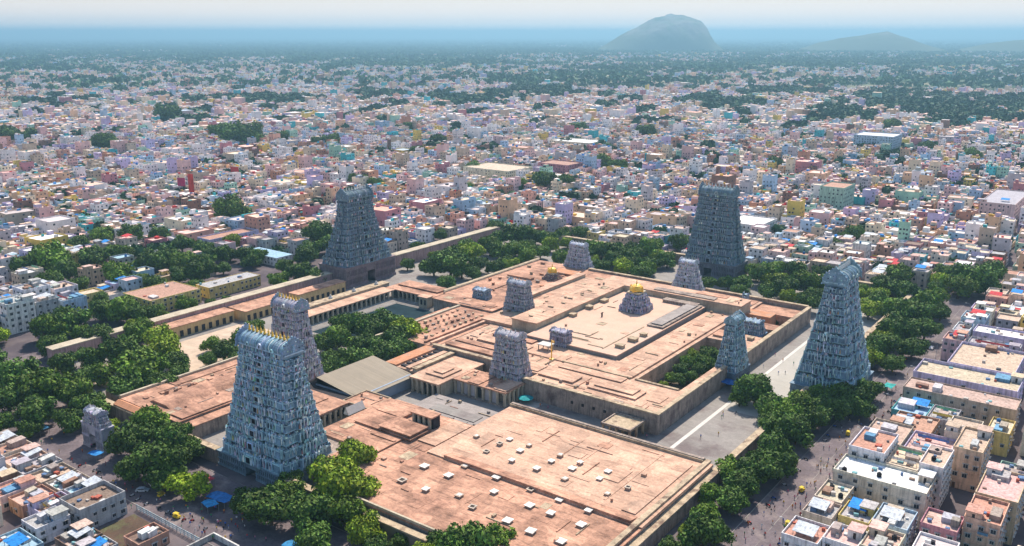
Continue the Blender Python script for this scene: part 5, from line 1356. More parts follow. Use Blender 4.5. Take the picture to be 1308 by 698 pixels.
trees_px('in the tank garden', 'trees of the tank garden', [(432, 432, 22, Mi), (460, 416, 23, D), (490, 414, 24, D), (520, 424, 23, Br), (438, 416, 20, D), (415, 440, 18, D), (505, 432, 22, D), (475, 425, 22, D), (538, 430, 14, Br), (418, 470, 16, D), (452, 460, 24, D), (488, 452, 24, D), (528, 442, 13, Mi), (424, 458, 15, D), (470, 440, 22, D), (508, 446, 18, D), (440, 475, 13, D)])
trees_px('in the clump behind the tank', 'trees behind the tank', [(576, 336, 25, D), (554, 340, 18, D), (600, 324, 19, Br), (626, 315, 17, Mi), (642, 322, 18, Mi), (660, 300, 20, D), (670, 320, 17, Mi), (634, 292, 14, D), (612, 338, 15, D), (652, 340, 12, Br), (590, 345, 16, D)])
trees_px('left of the dark blue far tower', 'trees left of the dark blue far tower', [(780, 322, 19, D), (808, 328, 17, D), (832, 318, 19, Mi), (852, 332, 15, D), (866, 310, 15, D), (760, 318, 15, Mi), (718, 300, 13, D), (700, 306, 14, D), (742, 298, 13, D), (690, 322, 13, Mi), (795, 338, 14, Mi), (828, 340, 13, D), (770, 340, 12, D)])
trees_px('right of the dark blue far tower', 'trees right of the dark blue far tower', [(974, 352, 19, D), (1000, 366, 21, D), (1030, 362, 21, Mi), (990, 345, 17, Mi), (1015, 346, 17, D), (950, 362, 16, D), (1042, 378, 15, D), (930, 362, 13, D), (980, 372, 16, D), (905, 362, 12, D), (962, 344, 12, Mi), (1050, 350, 14, D), (1068, 330, 13, D), (1095, 300, 11, Mi), (1078, 304, 10, D)])
trees_px('behind the teal end-on tower', 'trees behind the teal end-on tower', [(1132, 366, 21, D), (1150, 352, 19, Mi), (1120, 386, 18, D), (1158, 372, 18, D), (1170, 400, 24, D), (1190, 386, 22, Mi), (1150, 422, 25, D), (1130, 442, 23, D), (1182, 420, 21, D),
         (1240, 356, 27, D), (1266, 347, 19, D), (1225, 367, 21, Mi), (1260, 367, 16, D), (1140, 395, 18, Mi), (1165, 445, 19, D), (1208, 350, 16, D), (1202, 400, 15, D), (1140, 465, 16, D)])
trees_px('lining the right-hand road', 'trees lining the right-hand road', [(965, 498, 29, D), (985, 520, 22, D), (945, 510, 14, Mi), (1000, 530, 25, Mi), (1022, 514, 20, Mi), (1016, 550, 27, D), (986, 570, 25, D), (970, 600, 28, D), (950, 622, 25, D), (930, 600, 22, Mi), (936, 642, 24, D), (910, 632, 21, Mi),
         (900, 660, 22, Mi), (916, 680, 22, D), (880, 682, 17, Br), (1060, 522, 22, D), (1085, 510, 24, D), (1040, 534, 22, D), (1110, 500, 19, D), (1100, 522, 17, D), (1002, 590, 18, D), (1040, 505, 16, Mi), (855, 700, 18, D), (985, 545, 20, D)])
trees_px('in the sunken precinct garden', 'trees of the sunken garden', [(882, 455, 12, Br), (905, 452, 15, D), (870, 472, 12, D), (858, 484, 10, Mi), (893, 473, 12, D), (880, 464, 13, Mi), (918, 458, 12, D), (868, 484, 11, D), (884, 482, 11, D), (895, 462, 13, D), (905, 465, 11, Mi), (847, 492, 6, Br), (912, 470, 9, D), (1001, 406, 7, D), (990, 412, 6, D)])
trees_px('standing among mid-town roofs', 'trees among mid-town roofs', [(135, 182, 17, D), (118, 186, 12, D), (215, 146, 15, D), (296, 170, 20, D), (318, 172, 18, D), (360, 176, 11, D), (10, 173, 17, D), (40, 173, 12, D), (425, 180, 12, D), (404, 182, 10, D), (535, 194, 12, D), (606, 214, 13, D), (560, 180, 12, D),
         (696, 230, 17, D), (722, 233, 14, D), (664, 236, 13, Mi), (770, 208, 16, D), (790, 212, 12, D), (988, 211, 13, D), (280, 168, 14, D), (455, 232, 14, D), (478, 236, 12, D), (825, 168, 12, D), (738, 165, 12, D), (524, 162, 9, D), (1182, 190, 12, D), (1240, 196, 12, D), (598, 240, 9, Mi), (562, 300, 10, D), (1090, 298, 14, D), (1065, 312, 12, D), (80, 292, 12, D), (1140, 160, 12, D), (965, 232, 8, D)])
def trees_w(area, group, boxes, step, seed, kinds=(D, D, Mi, D, Br), rr=(5.2, 8.2)):
    r = random.Random(seed); info = []
    for (x0, x1, y0, y1) in boxes:
        nx, ny = max(1, int((x1 - x0) / step)), max(1, int((y1 - y0) / step))
        for i in range(nx):
            for j in range(ny):
                x = x0 + (x1 - x0) * (i + .5) / nx + r.uniform(-.3, .3) * step; y = y0 + (y1 - y0) * (j + .5) / ny + r.uniform(-.3, .3) * step
                if any(a - 3 < x < b + 3 and c - 3 < y < e + 3 for a, b, c, e in CUSTOM): continue
                if any((a - x) ** 2 + (b - y) ** 2 < (rad * .9) ** 2 for a, b, rad in TREE_POS): continue
                info.append((float(PR(x, y, 5)[0]), x, y, r.uniform(*rr), r.choice(kinds)))
    info.sort(); cnt = {}
    for e in info: cnt.setdefault(e[4], []).append(e)
    for k, es in cnt.items():
        for i, e in enumerate(es):
            tree(e[1], e[2], e[3], k, '%s tree %s, %s from left' % ({'leaf': 'dark green', 'leaf_mid': 'mid green', 'leaf_bright': 'yellow-green'}[k], area, ORD[i]), group)
trees_w('in the far yard, left part', 'trees of the far yard', [(-325, -254, 479, 541)], 14, 1)
trees_w('in the far yard, right part', 'trees of the far yard on the right', [(-206, -116, 480, 541)], 14, 2)
trees_w('in the yard behind the tank colonnade', 'trees behind the tank colonnade', [(-398, -335, 432, 541), (-350, -332, 392, 432)], 16, 3)
trees_w('along the foot of the pink wall', 'trees along the pink wall', [(-440, -416, 196, 300), (-440, -418, 330, 372)], 15, 4, rr=(4.2, 6.5))
trees_w('farther up the right-hand road', 'trees of the right-hand road, far part', [(-108, -94, 405, 600)], 12, 5, rr=(5, 7.5))
trees_w('in the grove behind the arched gate', 'trees of the grove behind the arched gate', [(-402, -334, 181, 240)], 18, 7)
trees_w('in the left-edge street belt', 'trees of the left-edge street belt', [(-440, -322, 160, 176)], 16, 8, rr=(6, 8.5))
trees_w('scattered in the lanes left of the pink wall', 'trees in the lanes left of the pink wall', [(-545, -444, 245, 400), (-470, -440, 176, 245)], 23, 9)
trees_w('over the right-hand road edge', 'trees over the right-hand road edge', [(-104, -92, 222, 372)], 11, 10, rr=(5.8, 8))
trees_w('in the street belt before the front wall', 'trees before the front wall', [(-226, -150, 162, 172)], 13, 6, rr=(5, 7.5))
# ------------------------------------------------------------------ the town
GREEN_PX = [(1235, 140, 105, 17), (740, 103, 105, 10), (600, 128, 50, 6), (480, 121, 36, 5), (920, 133, 48, 7), (1075, 147, 38, 9), (1000, 118, 60, 5), (330, 128, 70, 5), (130, 106, 60, 4), (1180, 108, 130, 7), (60, 130, 40, 3), (690, 118, 60, 6),
            (860, 88, 110, 5), (300, 70, 330, 5), (650, 64, 700, 5), (1100, 82, 200, 5), (560, 82, 120, 4), (50, 88, 60, 4), (250, 155, 30, 3), (870, 105, 50, 4), (1150, 122, 60, 6)]
def green_at(u, v):
    g = np.zeros(u.shape, bool)
    for (a, b, c, d) in GREEN_PX:
        th = np.arctan2((v - b) / d, (u - a) / c)
        g |= ((u - a) / c) ** 2 + ((v - b) / d) ** 2 < 1 + .5 * np.sin(3 * th + a) + .35 * np.sin(7 * th + b) + .2 * np.sin(u / 3.1)
    # ragged woods threading the outer town
    t = np.clip(CAM_H * FPX / np.maximum(v - 43, 2), 0, 20000)
    q = np.sin(u / 37 + 2.3 * np.sin(v / 6.1)) * np.sin(v / 4.3 + u / 61 + 1.7 * np.sin(u / 23)) + .45 * np.sin(u / 11 + v / 2.7)
    g |= q > np.interp(t, [1000, 1500, 2600, 5000, 9000], [1.3, 1.05, .78, .45, .2]) - .12 * (u > 760)
    return g
def warp(x, y):
    wx = x + 26 * np.sin(y / 210 + 1.1) + 16 * np.sin(x / 160 + y / 390) * np.clip((np.hypot(x + 250, y - 360) - 330) / 500, 0, 1)
    k = np.clip((np.hypot(x + 250, y - 360) - 330) / 500, 0, 1)
    wx = x + k * (34 * np.sin(y / 230 + 1.1) + 22 * np.sin((x + y) / 170))
    wy = y + k * (30 * np.sin(x / 260 + .4) + 20 * np.sin((x - y) / 190 + 2))
    return wx, wy
def lattice(d0, d1, sx_, sy_, seed, road=7):
    """house plots in rows and columns over the wedge in view, with lanes every few plots"""
    rs = np.random.RandomState(seed)
    n = int(d1 / sx_) + 2; m_ = int(d1 / sy_) + 2
    I, J = np.meshgrid(np.arange(-n, 60), np.arange(-4, m_), indexing='ij'); I = I.ravel(); J = J.ravel()
    x = -69.0 + I * sx_ + (np.floor(I / 6.)) * (road - 3.0); y = 100 + J * sy_ + np.floor(J / 5.) * (road - 2)
    x = x + rs.uniform(-.9, .9, x.shape) + 1.2 * ((J % 3) - 1); y = y + rs.uniform(-1.2, 1.2, y.shape)
    wx, wy = warp(x, y)
    wx2, wy2 = warp(x + 1, y); rot = np.arctan2(wy2 - wy, wx2 - wx)
    u, v, dep = PR(wx, wy, np.full(x.shape, 5.0)); d = np.hypot(wx, wy)
    ok = (dep > 60) & (u > -150) & (u < 1458) & (v < 800) & (d >= d0) & (d < d1)
    return wx[ok], wy[ok], rot[ok], u[ok], v[ok], d[ok]
def free(x, y, pad=2.0):
    f = ~((x > -436) & (x < -77) & (y > 138) & (y < 566))
    f &= ~((x > -94) & (x < -76) & (y > 100) & (y < 640))
    f &= ~((y > 138) & (y < 172) & (x < -60)) & ~((x > -257) & (x < -60) & (y < 172))
    for (a, b, c, d) in CUSTOM: f &= ~((x > a - 6 - pad) & (x < b + 6 + pad) & (y > c - 6 - pad) & (y < d + 6 + pad))
    for (a, b, r) in TREE_POS: f &= (x - a) ** 2 + (y - b) ** 2 > (r * .75 + 4) ** 2
    return f
def greenbelt(x, y):
    return ((x < -436) & (x > -480) & (y < 430))
X, Y, RO, U, V_, DD = lattice(0, 2700, 10.6, 12.0, 3)
ok = free(X, Y) & ~greenbelt(X, Y) & ~(green_at(U, V_) & (DD > 1100))
rs = np.random.RandomState(5)
clump = np.sin(X / 47 + 2 * np.sin(Y / 130)) * np.sin(Y / 53 + 1.5 * np.sin(X / 110))
ok &= rs.uniform(size=X.shape) > np.where((clump > .82) & (DD > 560), .75, .05)
roadc = np.abs(np.sin((X + .55 * Y) / 150 + .6 * np.sin(Y / 260)))
ok &= ~((roadc < .035) & (DD > 600))
X, Y, RO, U, V_, DD = (a[ok] for a in (X, Y, RO, U, V_, DD))
# the nearest ones in the frame are houses of their own; the rest of the town is one mass
n_custom = sum(1 for o in bpy.data.objects if o.get('category') in ('house', 'building', 'apartment block', 'office block'))
inview = (U > -6) & (U < 1314) & (V_ < 706) & (V_ > 0)
order = np.argsort(DD + np.where(inview, 0, 1e6)); NEAR_N = max(0, 292 - n_custom)
near_ids = order[:NEAR_N]; near_set = set(near_ids.tolist())
used_labels = {}
def zone(u, v, x, y):
    if x > -76: return 'beside right-hand road' if y < 420 else ('beyond the lavender blocks' if y < 560 else 'right of the road trees')
    if y < 140: return 'at the lower left corner'
    if x < -436: return 'left of the temple' if y < 330 else ('left of dark slate tower' if y < 470 else 'behind dark slate tower')
    if x < -340: return 'beyond far-left temple corner'
    if x < -200: return 'behind dark blue far tower'
    return 'far right behind the trees'
SIZES = ['one-storey', 'two-storey', 'three-storey', 'four-storey', 'five-storey']
for k in near_ids:
    r = random.Random(int(k) + 900)
    for tries in range(60):
        wn_ = wpick(WALLS, r); rn = wpick(ROOFS, r); ex = r.choice(EXTRAS); st = r.choices([1, 2, 3, 4], [3, 6, 3, .8])[0]
        if Y[k] < 140 or DD[k] < 330: st = min(st, 2)
        lab = '%s %s house, %s roof, %s, %s' % (wn_[0], SIZES[st - 1], rn[0], ex[2:] if ex.startswith('a ') else ex, zone(U[k], V_[k], X[k], Y[k]))
        if lab not in used_labels: break
    used_labels[lab] = 1
    w, d = r.uniform(4.5, 5.35), r.uniform(5.0, 6.0)
    house(X[k] - w, X[k] + w, Y[k] - d, Y[k] + d, st * 3.15 + .4, wn_[1], rn[1], ex, lab, near=bool(DD[k] < 470), rot=float(RO[k]), seed=int(k), winstep=3.6, par=.5 if ex == 'a low parapet' else .85, band=DD[k] < 520)
far = np.array([i for i in range(len(X)) if i not in near_set])

def town_mass(name, X, Y, RO, W, Dp, Hh, seed, detail, label=None):
    """many small houses in one object: walls, roofs, parapets, stair towers, tanks, dark windows"""
    rs = np.random.RandomState(seed); n = len(X); b = MB()
    wcol = np.array([c for _, c, _ in WALLS]); ww = np.array([w for *_, w in WALLS], float); ww /= ww.sum()
    rcol = np.array([c for _, c, _ in ROOFS]); rw = np.array([w for *_, w in ROOFS], float); rw /= rw.sum()
    WCc = wcol[rs.choice(len(wcol), n, p=ww)] * rs.uniform(.85, 1.15, (n, 1)); RCc = rcol[rs.choice(len(rcol), n, p=rw)] * rs.uniform(.8, 1.25, (n, 1))
    RCc = RCc * .72 + np.array([.76, .60, .55]) * .28
    mean = WCc.mean(1, keepdims=True); WCc = np.clip(mean + (WCc - mean) * 1.25, .02, .84) * np.array([1.02, 1, 1.0]); mean = RCc.mean(1, keepdims=True); RCc = np.clip(mean + (RCc - mean) * 1.3, .02, .82)
    co, si = np.cos(RO), np.sin(RO)
    def boxes(idx, lx, ly, hx, hy, z0, z1, col, top=None, bottom=False):
        k = len(idx)
        sg = np.array([(-1, -1), (1, -1), (1, 1), (-1, 1)])
        P = np.zeros((k, 8, 3), np.float32)
        for q in range(4):
            ax = lx + sg[q, 0] * hx; ay = ly + sg[q, 1] * hy
            gx = X[idx] + ax * co[idx] - ay * si[idx]; gy = Y[idx] + ax * si[idx] + ay * co[idx]
            P[:, q, 0] = gx; P[:, q, 1] = gy; P[:, q, 2] = z0; P[:, q + 4, 0] = gx; P[:, q + 4, 1] = gy; P[:, q + 4, 2] = z1
        f = BOXF[1:]; F = (np.arange(k)[:, None, None] * 8 + f[None]).reshape(-1, 4)
        C = np.repeat(col[:, None, :], 5, 1).copy()
        if top is not None: C[:, 0] = top
        b.arr(P.reshape(-1, 3), F, C.reshape(-1, 3))
    al = np.arange(n)
    boxes(al, 0 * W, 0 * W, W, Dp, 0, Hh, WCc, RCc)
    if detail > 0:
        pc = WCc * .95
        for (lx, ly, hx, hy) in ((0 * W, -Dp + .1, W + .05, .12 + 0 * W), (0 * W, Dp - .1, W + .05, .12 + 0 * W), (-W + .1, 0 * W, .12 + 0 * W, Dp - .23), (W - .1, 0 * W, .12 + 0 * W, Dp - .23)):
            boxes(al, lx, ly, hx, hy, Hh + .002, Hh + .85, pc)
    # stair towers
    m = rs.uniform(size=n) < .6; idx = al[m]; k = len(idx)
    lx = (W[idx] - 2.1) * rs.choice([-1, 1], k) * .95; ly = (Dp[idx] - 2.3) * rs.choice([-1, 1], k) * .95
    boxes(idx, lx, ly, rs.uniform(1.2, 2.2, k), rs.uniform(1.4, 2.4, k), Hh[idx] + .01, Hh[idx] + rs.uniform(2.2, 3.2, k), np.where(rs.uniform(size=(k, 1)) < .5, WCc[idx], wcol[rs.choice(len(wcol), k, p=ww)]) * rs.uniform(.85, 1.1, (k, 1)), RCc[idx])
    # tanks, sheds, sheets, cloth
    clut = np.array([(.02, .02, .03), (.02, .02, .03), (.78, .78, .76), (.03, .2, .55), (.5, .5, .52), (.5, .05, .05), (.05, .4, .42), (.6, .38, .06), (.25, .16, .12), (.8, .78, .75), (.1, .3, .6)])
    for rep in range(3 if detail > 0 else 1):
        m = rs.uniform(size=n) < .6; idx = al[m]; k = len(idx); q = rs.uniform(.5, 1.5, k); q2 = rs.uniform(.5, 1.6, k)
        hh = rs.uniform(.8, 2.3, k)
        boxes(idx, rs.uniform(-.7, .7, k) * (W[idx] - 1.2), rs.uniform(-.7, .7, k) * (Dp[idx] - 1.2), q, q2, Hh[idx] + .012 + .003 * rep, Hh[idx] + hh, clut[rs.choice(len(clut), k)] * rs.uniform(.7, 1.15, (k, 1)))
    if detail > 0:
        # dark openings on the walls
        st = np.maximum(1, np.round(Hh / 3.3)).astype(int)
        for level in range(5):
            for side in range(3):
                for j in range(3):
                    m = (st > level) & (rs.uniform(size=n) < .68); idx = al[m]; k = len(idx)
                    if k == 0: continue
                    fr = (-.62, 0, .62)[j] + rs.uniform(-.1, .1, k); z = level * Hh[idx] / st[idx] + 1.0 + rs.uniform(-.2, .3, k); q = rs.uniform(.35, .8, k)
                    dk = np.array([[.035, .035, .05]]) * rs.uniform(.5, 2.2, (k, 1))
                    if side == 0: boxes(idx, fr * W[idx], -Dp[idx], q, .06 + 0 * q, z, z + 1.35, dk)
                    else: boxes(idx, (1 if side == 1 else -1) * W[idx], fr * Dp[idx], .06 + 0 * q, q, z, z + 1.35, dk)
    o = b.build(name, M['city']); tag(o, kind='stuff'); return o
rs = np.random.RandomState(21)
def HH(n, rs): return np.choose(rs.choice(6, n, p=[.28, .38, .20, .09, .035, .015]), [3.3, 6.3, 9.2, 12.2, 15.5, 20]).astype(float) * rs.uniform(.92, 1.08, n)
def dims(n, a, b_, c, d): return rs.uniform(a, b_, n), rs.uniform(c, d, n)
X2, Y2, RO2, D2 = X[far], Y[far], RO[far], DD[far]
m1 = D2 < 1500
for mm, dt, nm in ((m1, 1, 'town_houses'), (~m1, 0, 'town_houses')):
    n = int(mm.sum()); w, d = dims(n, 4.4, 5.7, 5.2, 6.5); h = HH(n, rs)
    big = rs.uniform(size=n) < .1; w = np.where(big, w * rs.uniform(1.3, 2.4, n), w); d = np.where(big, d * rs.uniform(1.2, 2.0, n), d); small = rs.uniform(size=n) < .25; w = np.where(small, w * .72, w); d = np.where(small, d * .8, d)
    town_mass(nm, X2[mm], Y2[mm], RO2[mm] + rs.normal(size=n) * .05, w, d, h, 31, dt)
# thinning town farther out
X3, Y3, RO3, U3, V3, D3 = lattice(2700, 13000, 20.0, 22.0, 9)
pn = (np.sin(X3 / 410 + 1) * np.sin(Y3 / 530) + np.sin((X3 - Y3) / 900 + 2) * .8 + np.sin((X3 + Y3) / 260) * .5)
den = np.clip(1.1 - (D3 - 2700) / 9000, .2, 1) * np.where(pn > -.4, 1, .45)
rs3 = np.random.RandomState(8)
k3 = (rs3.uniform(size=X3.shape) < den * .95) & ~green_at(U3, V3)
n = int(k3.sum()); w, d = rs.uniform(5, 9, n), rs.uniform(5, 9, n); h = HH(n, rs) * 1.1
town_mass('outer_town_houses', X3[k3], Y3[k3], RO3[k3] + rs.normal(size=n) * .3, w, d, h, 33, 0)
print('town', len(X), n)

# far trees: one mass of crowns, each a ragged clump of leaf-sized faces
def wood_mass(name, X, Y, Rr, seed, nf=26, mname='leaf_far', zs=.75):
    rs = np.random.RandomState(seed); n = len(X)
    d = rs.normal(size=(n, nf, 3)); d /= np.linalg.norm(d, axis=2)[..., None]; d[..., 2] = np.abs(d[..., 2]) * 1.0 - .15
    c = np.stack([X, Y, Rr * (.85 if zs > .5 else .2)], 1)[:, None, :]
    p = c + d * (Rr[:, None, None] * rs.uniform(.6, 1.05, (n, nf, 1))) * np.array([1, 1, zs])
    nn = d + rs.normal(size=d.shape) * .35; nn /= np.linalg.norm(nn, axis=2)[..., None]
    t = np.cross(nn, rs.normal(size=d.shape)); t /= np.linalg.norm(t, axis=2)[..., None] + 1e-9; bb = np.cross(nn, t)
    s = Rr[:, None, None] * rs.uniform(.28, .55, (n, nf, 1))
    Q = np.stack([p - t * s, p - bb * s * .8, p + t * s, p + bb * s * .8], 2).reshape(-1, 3)
    F = np.arange(len(Q)).reshape(-1, 4)
    C = np.array([.045, .085, .035])[None, None] * rs.uniform(.6, 1.5, (n, 1, 1)) * rs.uniform(.7, 1.3, (n, nf, 1)); 
    b = MB(); b.arr(Q, F, C.reshape(-1, 3))
    return tag(b.build(name, M[mname]), kind='stuff')
M['leaf_far'] = leaf_mat('leaf_far', (.75, .95, .85))
# crowns in the green patches, between houses, and over the plain
XA, YA, _, UA, VA, DA = lattice(1100, 2700, 15, 15, 12, road=3)
kk = green_at(UA, VA); xa, ya = XA[kk], YA[kk]
wood_mass('town_woods', xa, ya, rs.uniform(5.5, 11, len(xa)), 41, nf=34)
XB, YB, _, UB, VB, DB = lattice(560, 2700, 19, 18, 13, road=0)
pn = np.sin(XB / 130 + 1) * np.sin(YB / 170) + np.sin((XB - YB) / 300)
cl = np.sin(XB / 47 + 2 * np.sin(YB / 130)) * np.sin(YB / 53 + 1.5 * np.sin(XB / 110))
kk = (rs.uniform(size=XB.shape) < np.where(cl > .78, .95, np.where(pn > .5, .4, .12))) & free(XB, YB)
xb, yb = XB[kk] + rs.uniform(-6, 6, kk.sum()), YB[kk] + rs.uniform(-6, 6, kk.sum())
wood_mass('street_tree_crowns', xb, yb, rs.uniform(3.2, 6.5, len(xb)), 42, nf=60)
XC, YC, _, UC, VC, DC = lattice(2700, 15500, 34, 34, 14, road=0)
kk = rs.uniform(size=XC.shape) < np.where(green_at(UC, VC), .9, .2)
kk &= rs.uniform(size=XC.shape) < np.clip(1.6 - DC / 11000, .25, 1)
xc, yc = XC[kk] + rs.uniform(-12, 12, kk.sum()), YC[kk] + rs.uniform(-12, 12, kk.sum())
wood_mass('plain_woods', xc, yc, rs.uniform(8, 19, len(xc)), 43, nf=9, zs=.6)
XE, YE, _, UE, VE, DE = lattice(12500, 34000, 120, 120, 15, road=0)
kk = rs.uniform(size=XE.shape) < .42
xe, ye = XE[kk] + rs.uniform(-60, 60, kk.sum()), YE[kk] + rs.uniform(-60, 60, kk.sum())
wood_mass('plain_woods', xe, ye, rs.uniform(18, 60, len(xe)), 44, nf=6, zs=.3)
print('woods', len(xa), len(xb), len(xc), len(xe))
# ------------------------------------------------------------------ people, vehicles, street things
def person_mesh(shirt, legs, pose):
    """one continuous figure grown from a skeleton, standing or mid-stride"""
    me = bpy.data.meshes.new('p'); st = {'stand': .0, 'walk': .22}[pose]
    J = [(0, 0, .95), (0, 0, 1.2), (0, 0, 1.42), (0, .0, 1.52), (0, .01, 1.66), (.09, 0, .9), (.1, st, .5), (.1, st * 1.2 - .06, .05), (-.09, 0, .9), (-.1, -st * .6, .5), (-.1, -st * 1.6, .06),
         (.19, 0, 1.4), (.25, -st * .5, 1.12), (.27, -st * .7 + .06, .86), (-.19, 0, 1.4), (-.25, st * .5, 1.12), (-.27, st * .7 + .06, .86), (.1, st * 1.2 + .1, .04), (-.1, -st * 1.6 + .14, .04)]
    E_ = [(0, 1), (1, 2), (2, 3), (3, 4), (0, 5), (5, 6), (6, 7), (0, 8), (8, 9), (9, 10), (2, 11), (11, 12), (12, 13), (2, 14), (14, 15), (15, 16), (7, 17), (10, 18)]
    RR = [.14, .15, .15, .06, .11, .1, .07, .045, .1, .07, .045, .07, .05, .04, .07, .05, .04, .035, .035]
    me.from_pydata(J, E_, []); o = bpy.data.objects.new('p', me); COL.objects.link(o)
    m = o.modifiers.new('s', 'SKIN'); sv = me.skin_vertices[0].data
    for i, q in enumerate(RR): sv[i].radius = (q, q * (.75 if i in (0, 1, 2) else 1))
    sv[0].use_root = True
    s = o.modifiers.new('ss', 'SUBSURF'); s.levels = 1; s.render_levels = 1
    bpy.context.view_layer.update()
    ev = o.evaluated_get(bpy.context.evaluated_depsgraph_get()); nm = bpy.data.meshes.new_from_object(ev)
    at = nm.color_attributes.new('Col', 'FLOAT_COLOR', 'CORNER')
    for p in nm.polygons:
        z = p.center.z; xx = abs(p.center.x)
        c = (.03, .025, .02) if z > 1.69 or (z > 1.6 and p.center.y < -.02) else ((.25, .13, .08) if z > 1.5 or (xx > .24 and z < 1.1) else (shirt if z > .93 else (legs if z > .12 else (.08, .05, .04))))
        for li in p.loop_indices: at.data[li].color = (*c, 1)
    nm.name = 'person'; nm.materials.clear(); nm.materials.append(M['paint'])
    bpy.data.objects.remove(o); bpy.data.meshes.remove(me)
    return nm
SH = [('white', (.7, .7, .68)), ('red', (.5, .04, .04)), ('blue', (.05, .15, .5)), ('yellow', (.7, .45, .05)), ('green', (.05, .3, .12)), ('pink', (.6, .18, .3)), ('black', (.02, .02, .025)), ('orange', (.7, .25, .04))]
LG = [('dark trousers', (.03, .03, .05)), ('a white dhoti', (.65, .64, .6)), ('blue jeans', (.05, .09, .2)), ('a maroon skirt', (.25, .03, .05))]
PM = {}
spots = []
rp = random.Random(4)
AREAS = [('near the lower-left corner house', [(175, 598), (196, 612), (180, 638), (205, 642), (168, 650), (222, 652), (160, 622), (214, 668), (150, 612), (232, 676)]),
         ('on the street below turquoise tower', [(258, 655), (270, 662), (282, 670), (292, 676), (296, 668), (305, 680), (262, 684), (252, 690), (272, 690), (316, 688), (246, 664), (238, 650), (300, 655), (310, 668), (326, 690), (288, 690), (255, 676), (276, 652), (340, 692)]),
         ('on the far part of the right-hand road', [(1125, 500), (1132, 490), (1140, 478), (1150, 466), (1160, 455), (1175, 440), (1120, 505), (1146, 470), (1185, 430), (1198, 418)]),
         ('on the right-hand road', [(1072, 562), (1068, 578), (1058, 590), (1048, 604), (1040, 620), (1030, 634), (1075, 548), (1085, 540), (1012, 650), (1022, 660), (1000, 668), (990, 684), (1100, 524), (1112, 512), (1064, 600), (1052, 626)]),
         ('in the pale court', [(975, 470), (990, 455), (1003, 478), (1000, 462), (940, 530), (895, 560)]),
         ('at the precinct front wall', [(700, 523), (690, 520), (826, 560)])]
def spread(x0, x1, y0, y1, n, seed):
    r_ = random.Random(seed); out = []
    for i in range(n):
        x, y = r_.uniform(x0, x1), r_.uniform(y0, y1); u, v, _ = PR(x, y, 0); out.append((float(u), float(v)))
    return out
AREAS += [('low on the right-hand road', spread(-91, -77, 232, 262, 26, 1)), ('mid right-hand road', spread(-91, -77, 262, 305, 34, 2)), ('on the road below the teal tower', spread(-91, -77, 305, 360, 30, 3)),
          ('on the road by the lavender blocks', spread(-91, -77, 360, 440, 24, 4)), ('on the left street', spread(-330, -262, 142, 156, 24, 5)), ('among the front street awnings', spread(-258, -215, 142, 160, 40, 6)),
          ('in the shaded court behind the great hall', spread(-190, -120, 270, 276, 10, 7)), ('on the white stone strip court', spread(-133, -114, 290, 420, 12, 8))]
used = set()
for area, pts in AREAS:
    for (u, v) in pts:
        x, y = G(u, v, 0)
        for _ in range(400):
            s, l, p = rp.choice(SH), rp.choice(LG), rp.choice(['stand', 'walk'])
            lab = 'person in %s top and %s %s %s' % (s[0], l[0].replace('a ', ''), 'standing' if p == 'stand' else 'walking', area)
            if lab not in used: break
        used.add(lab)
        key = (s[0], l[0], p)
        if key not in PM: PM[key] = person_mesh(s[1], l[1], p)
        o = bpy.data.objects.new('person', PM[key]); COL.objects.link(o); o.location = (x, y, .045); o.rotation_euler = (0, 0, rp.uniform(0, 6.28))
        tag(o, lab, 'person', 'people in the streets round the temple')

def car(x, y, rz, col, label):
    t = thing('car', label, 'car', (x, y, .015), rz, 'vehicles on the streets')
    b = MB(); b.prism([(-2.1, .3), (2.1, .3), (2.15, .75), (1.3, .95), (.75, 1.45), (-1.0, 1.48), (-1.7, .98), (-2.15, .85)], 0, -.8, .8, col) if 0 else None
    b = MB(); pr_ = [(-2.1, .3), (2.1, .3), (2.15, .72), (1.25, .92), (.7, 1.42), (-1.1, 1.45), (-1.75, .98), (-2.15, .85)]
    b.prism(pr_, 1, -.82, .82, col); b.build('body', M['paint'], t)
    b = MB(); b.prism([(.72, .98), (1.12, .95), (.66, 1.36), (-1.02, 1.38), (-1.5, 1.0)], 1, -.835, .835, (.03, .04, .05)); b.build('windows', M['paint'], t)
    for sx_ in (-1.35, 1.35):
        for sy_ in (-.78, .78):
            b = MB(); b.tube([(sx_, sy_ - .1, .32), (sx_, sy_ + .1, .32)], .32, (.02, .02, .02), 10); b.build('wheel', M['paint'], t)
    for s in (-.55, .55): b = MB(); b.box(2.1, 2.17, s - .15, s + .15, .55, .72, (.8, .8, .75)); b.build('headlight', M['paint'], t)
def rick(x, y, rz, label):
    t = thing('auto_rickshaw', label, 'auto rickshaw', (x, y, .015), rz, 'vehicles on the streets')
    b = MB(); b.prism([(-1.2, .3), (1.0, .3), (1.35, .55), (1.15, 1.0), (-1.25, 1.0)], 1, -.62, .62, (.7, .5, .04)); b.build('body', M['paint'], t)
    b = MB(); b.prism([(-1.2, 1.62), (.75, 1.62), (.6, 1.78), (-1.1, 1.8)], 1, -.64, .64, (.6, .45, .05)); b.build('hood', M['paint'], t)
    b = MB()
    for (a, c) in ((-1.15, -.58), (-1.15, .58), (.85, -.55), (.85, .55)): b.box(a - .03, a + .03, c - .03, c + .03, 1.0, 1.62, (.05, .05, .05))
    b.build('frame', M['paint'], t)
    for (a, c) in ((-.8, -.58), (-.8, .58), (1.05, 0)):
        b = MB(); b.tube([(a, c - .07, .24), (a, c + .07, .24)], .24, (.02, .02, .02), 10); b.build('wheel', M['paint'], t)
g = lambda u, v: G(u, v, 0)
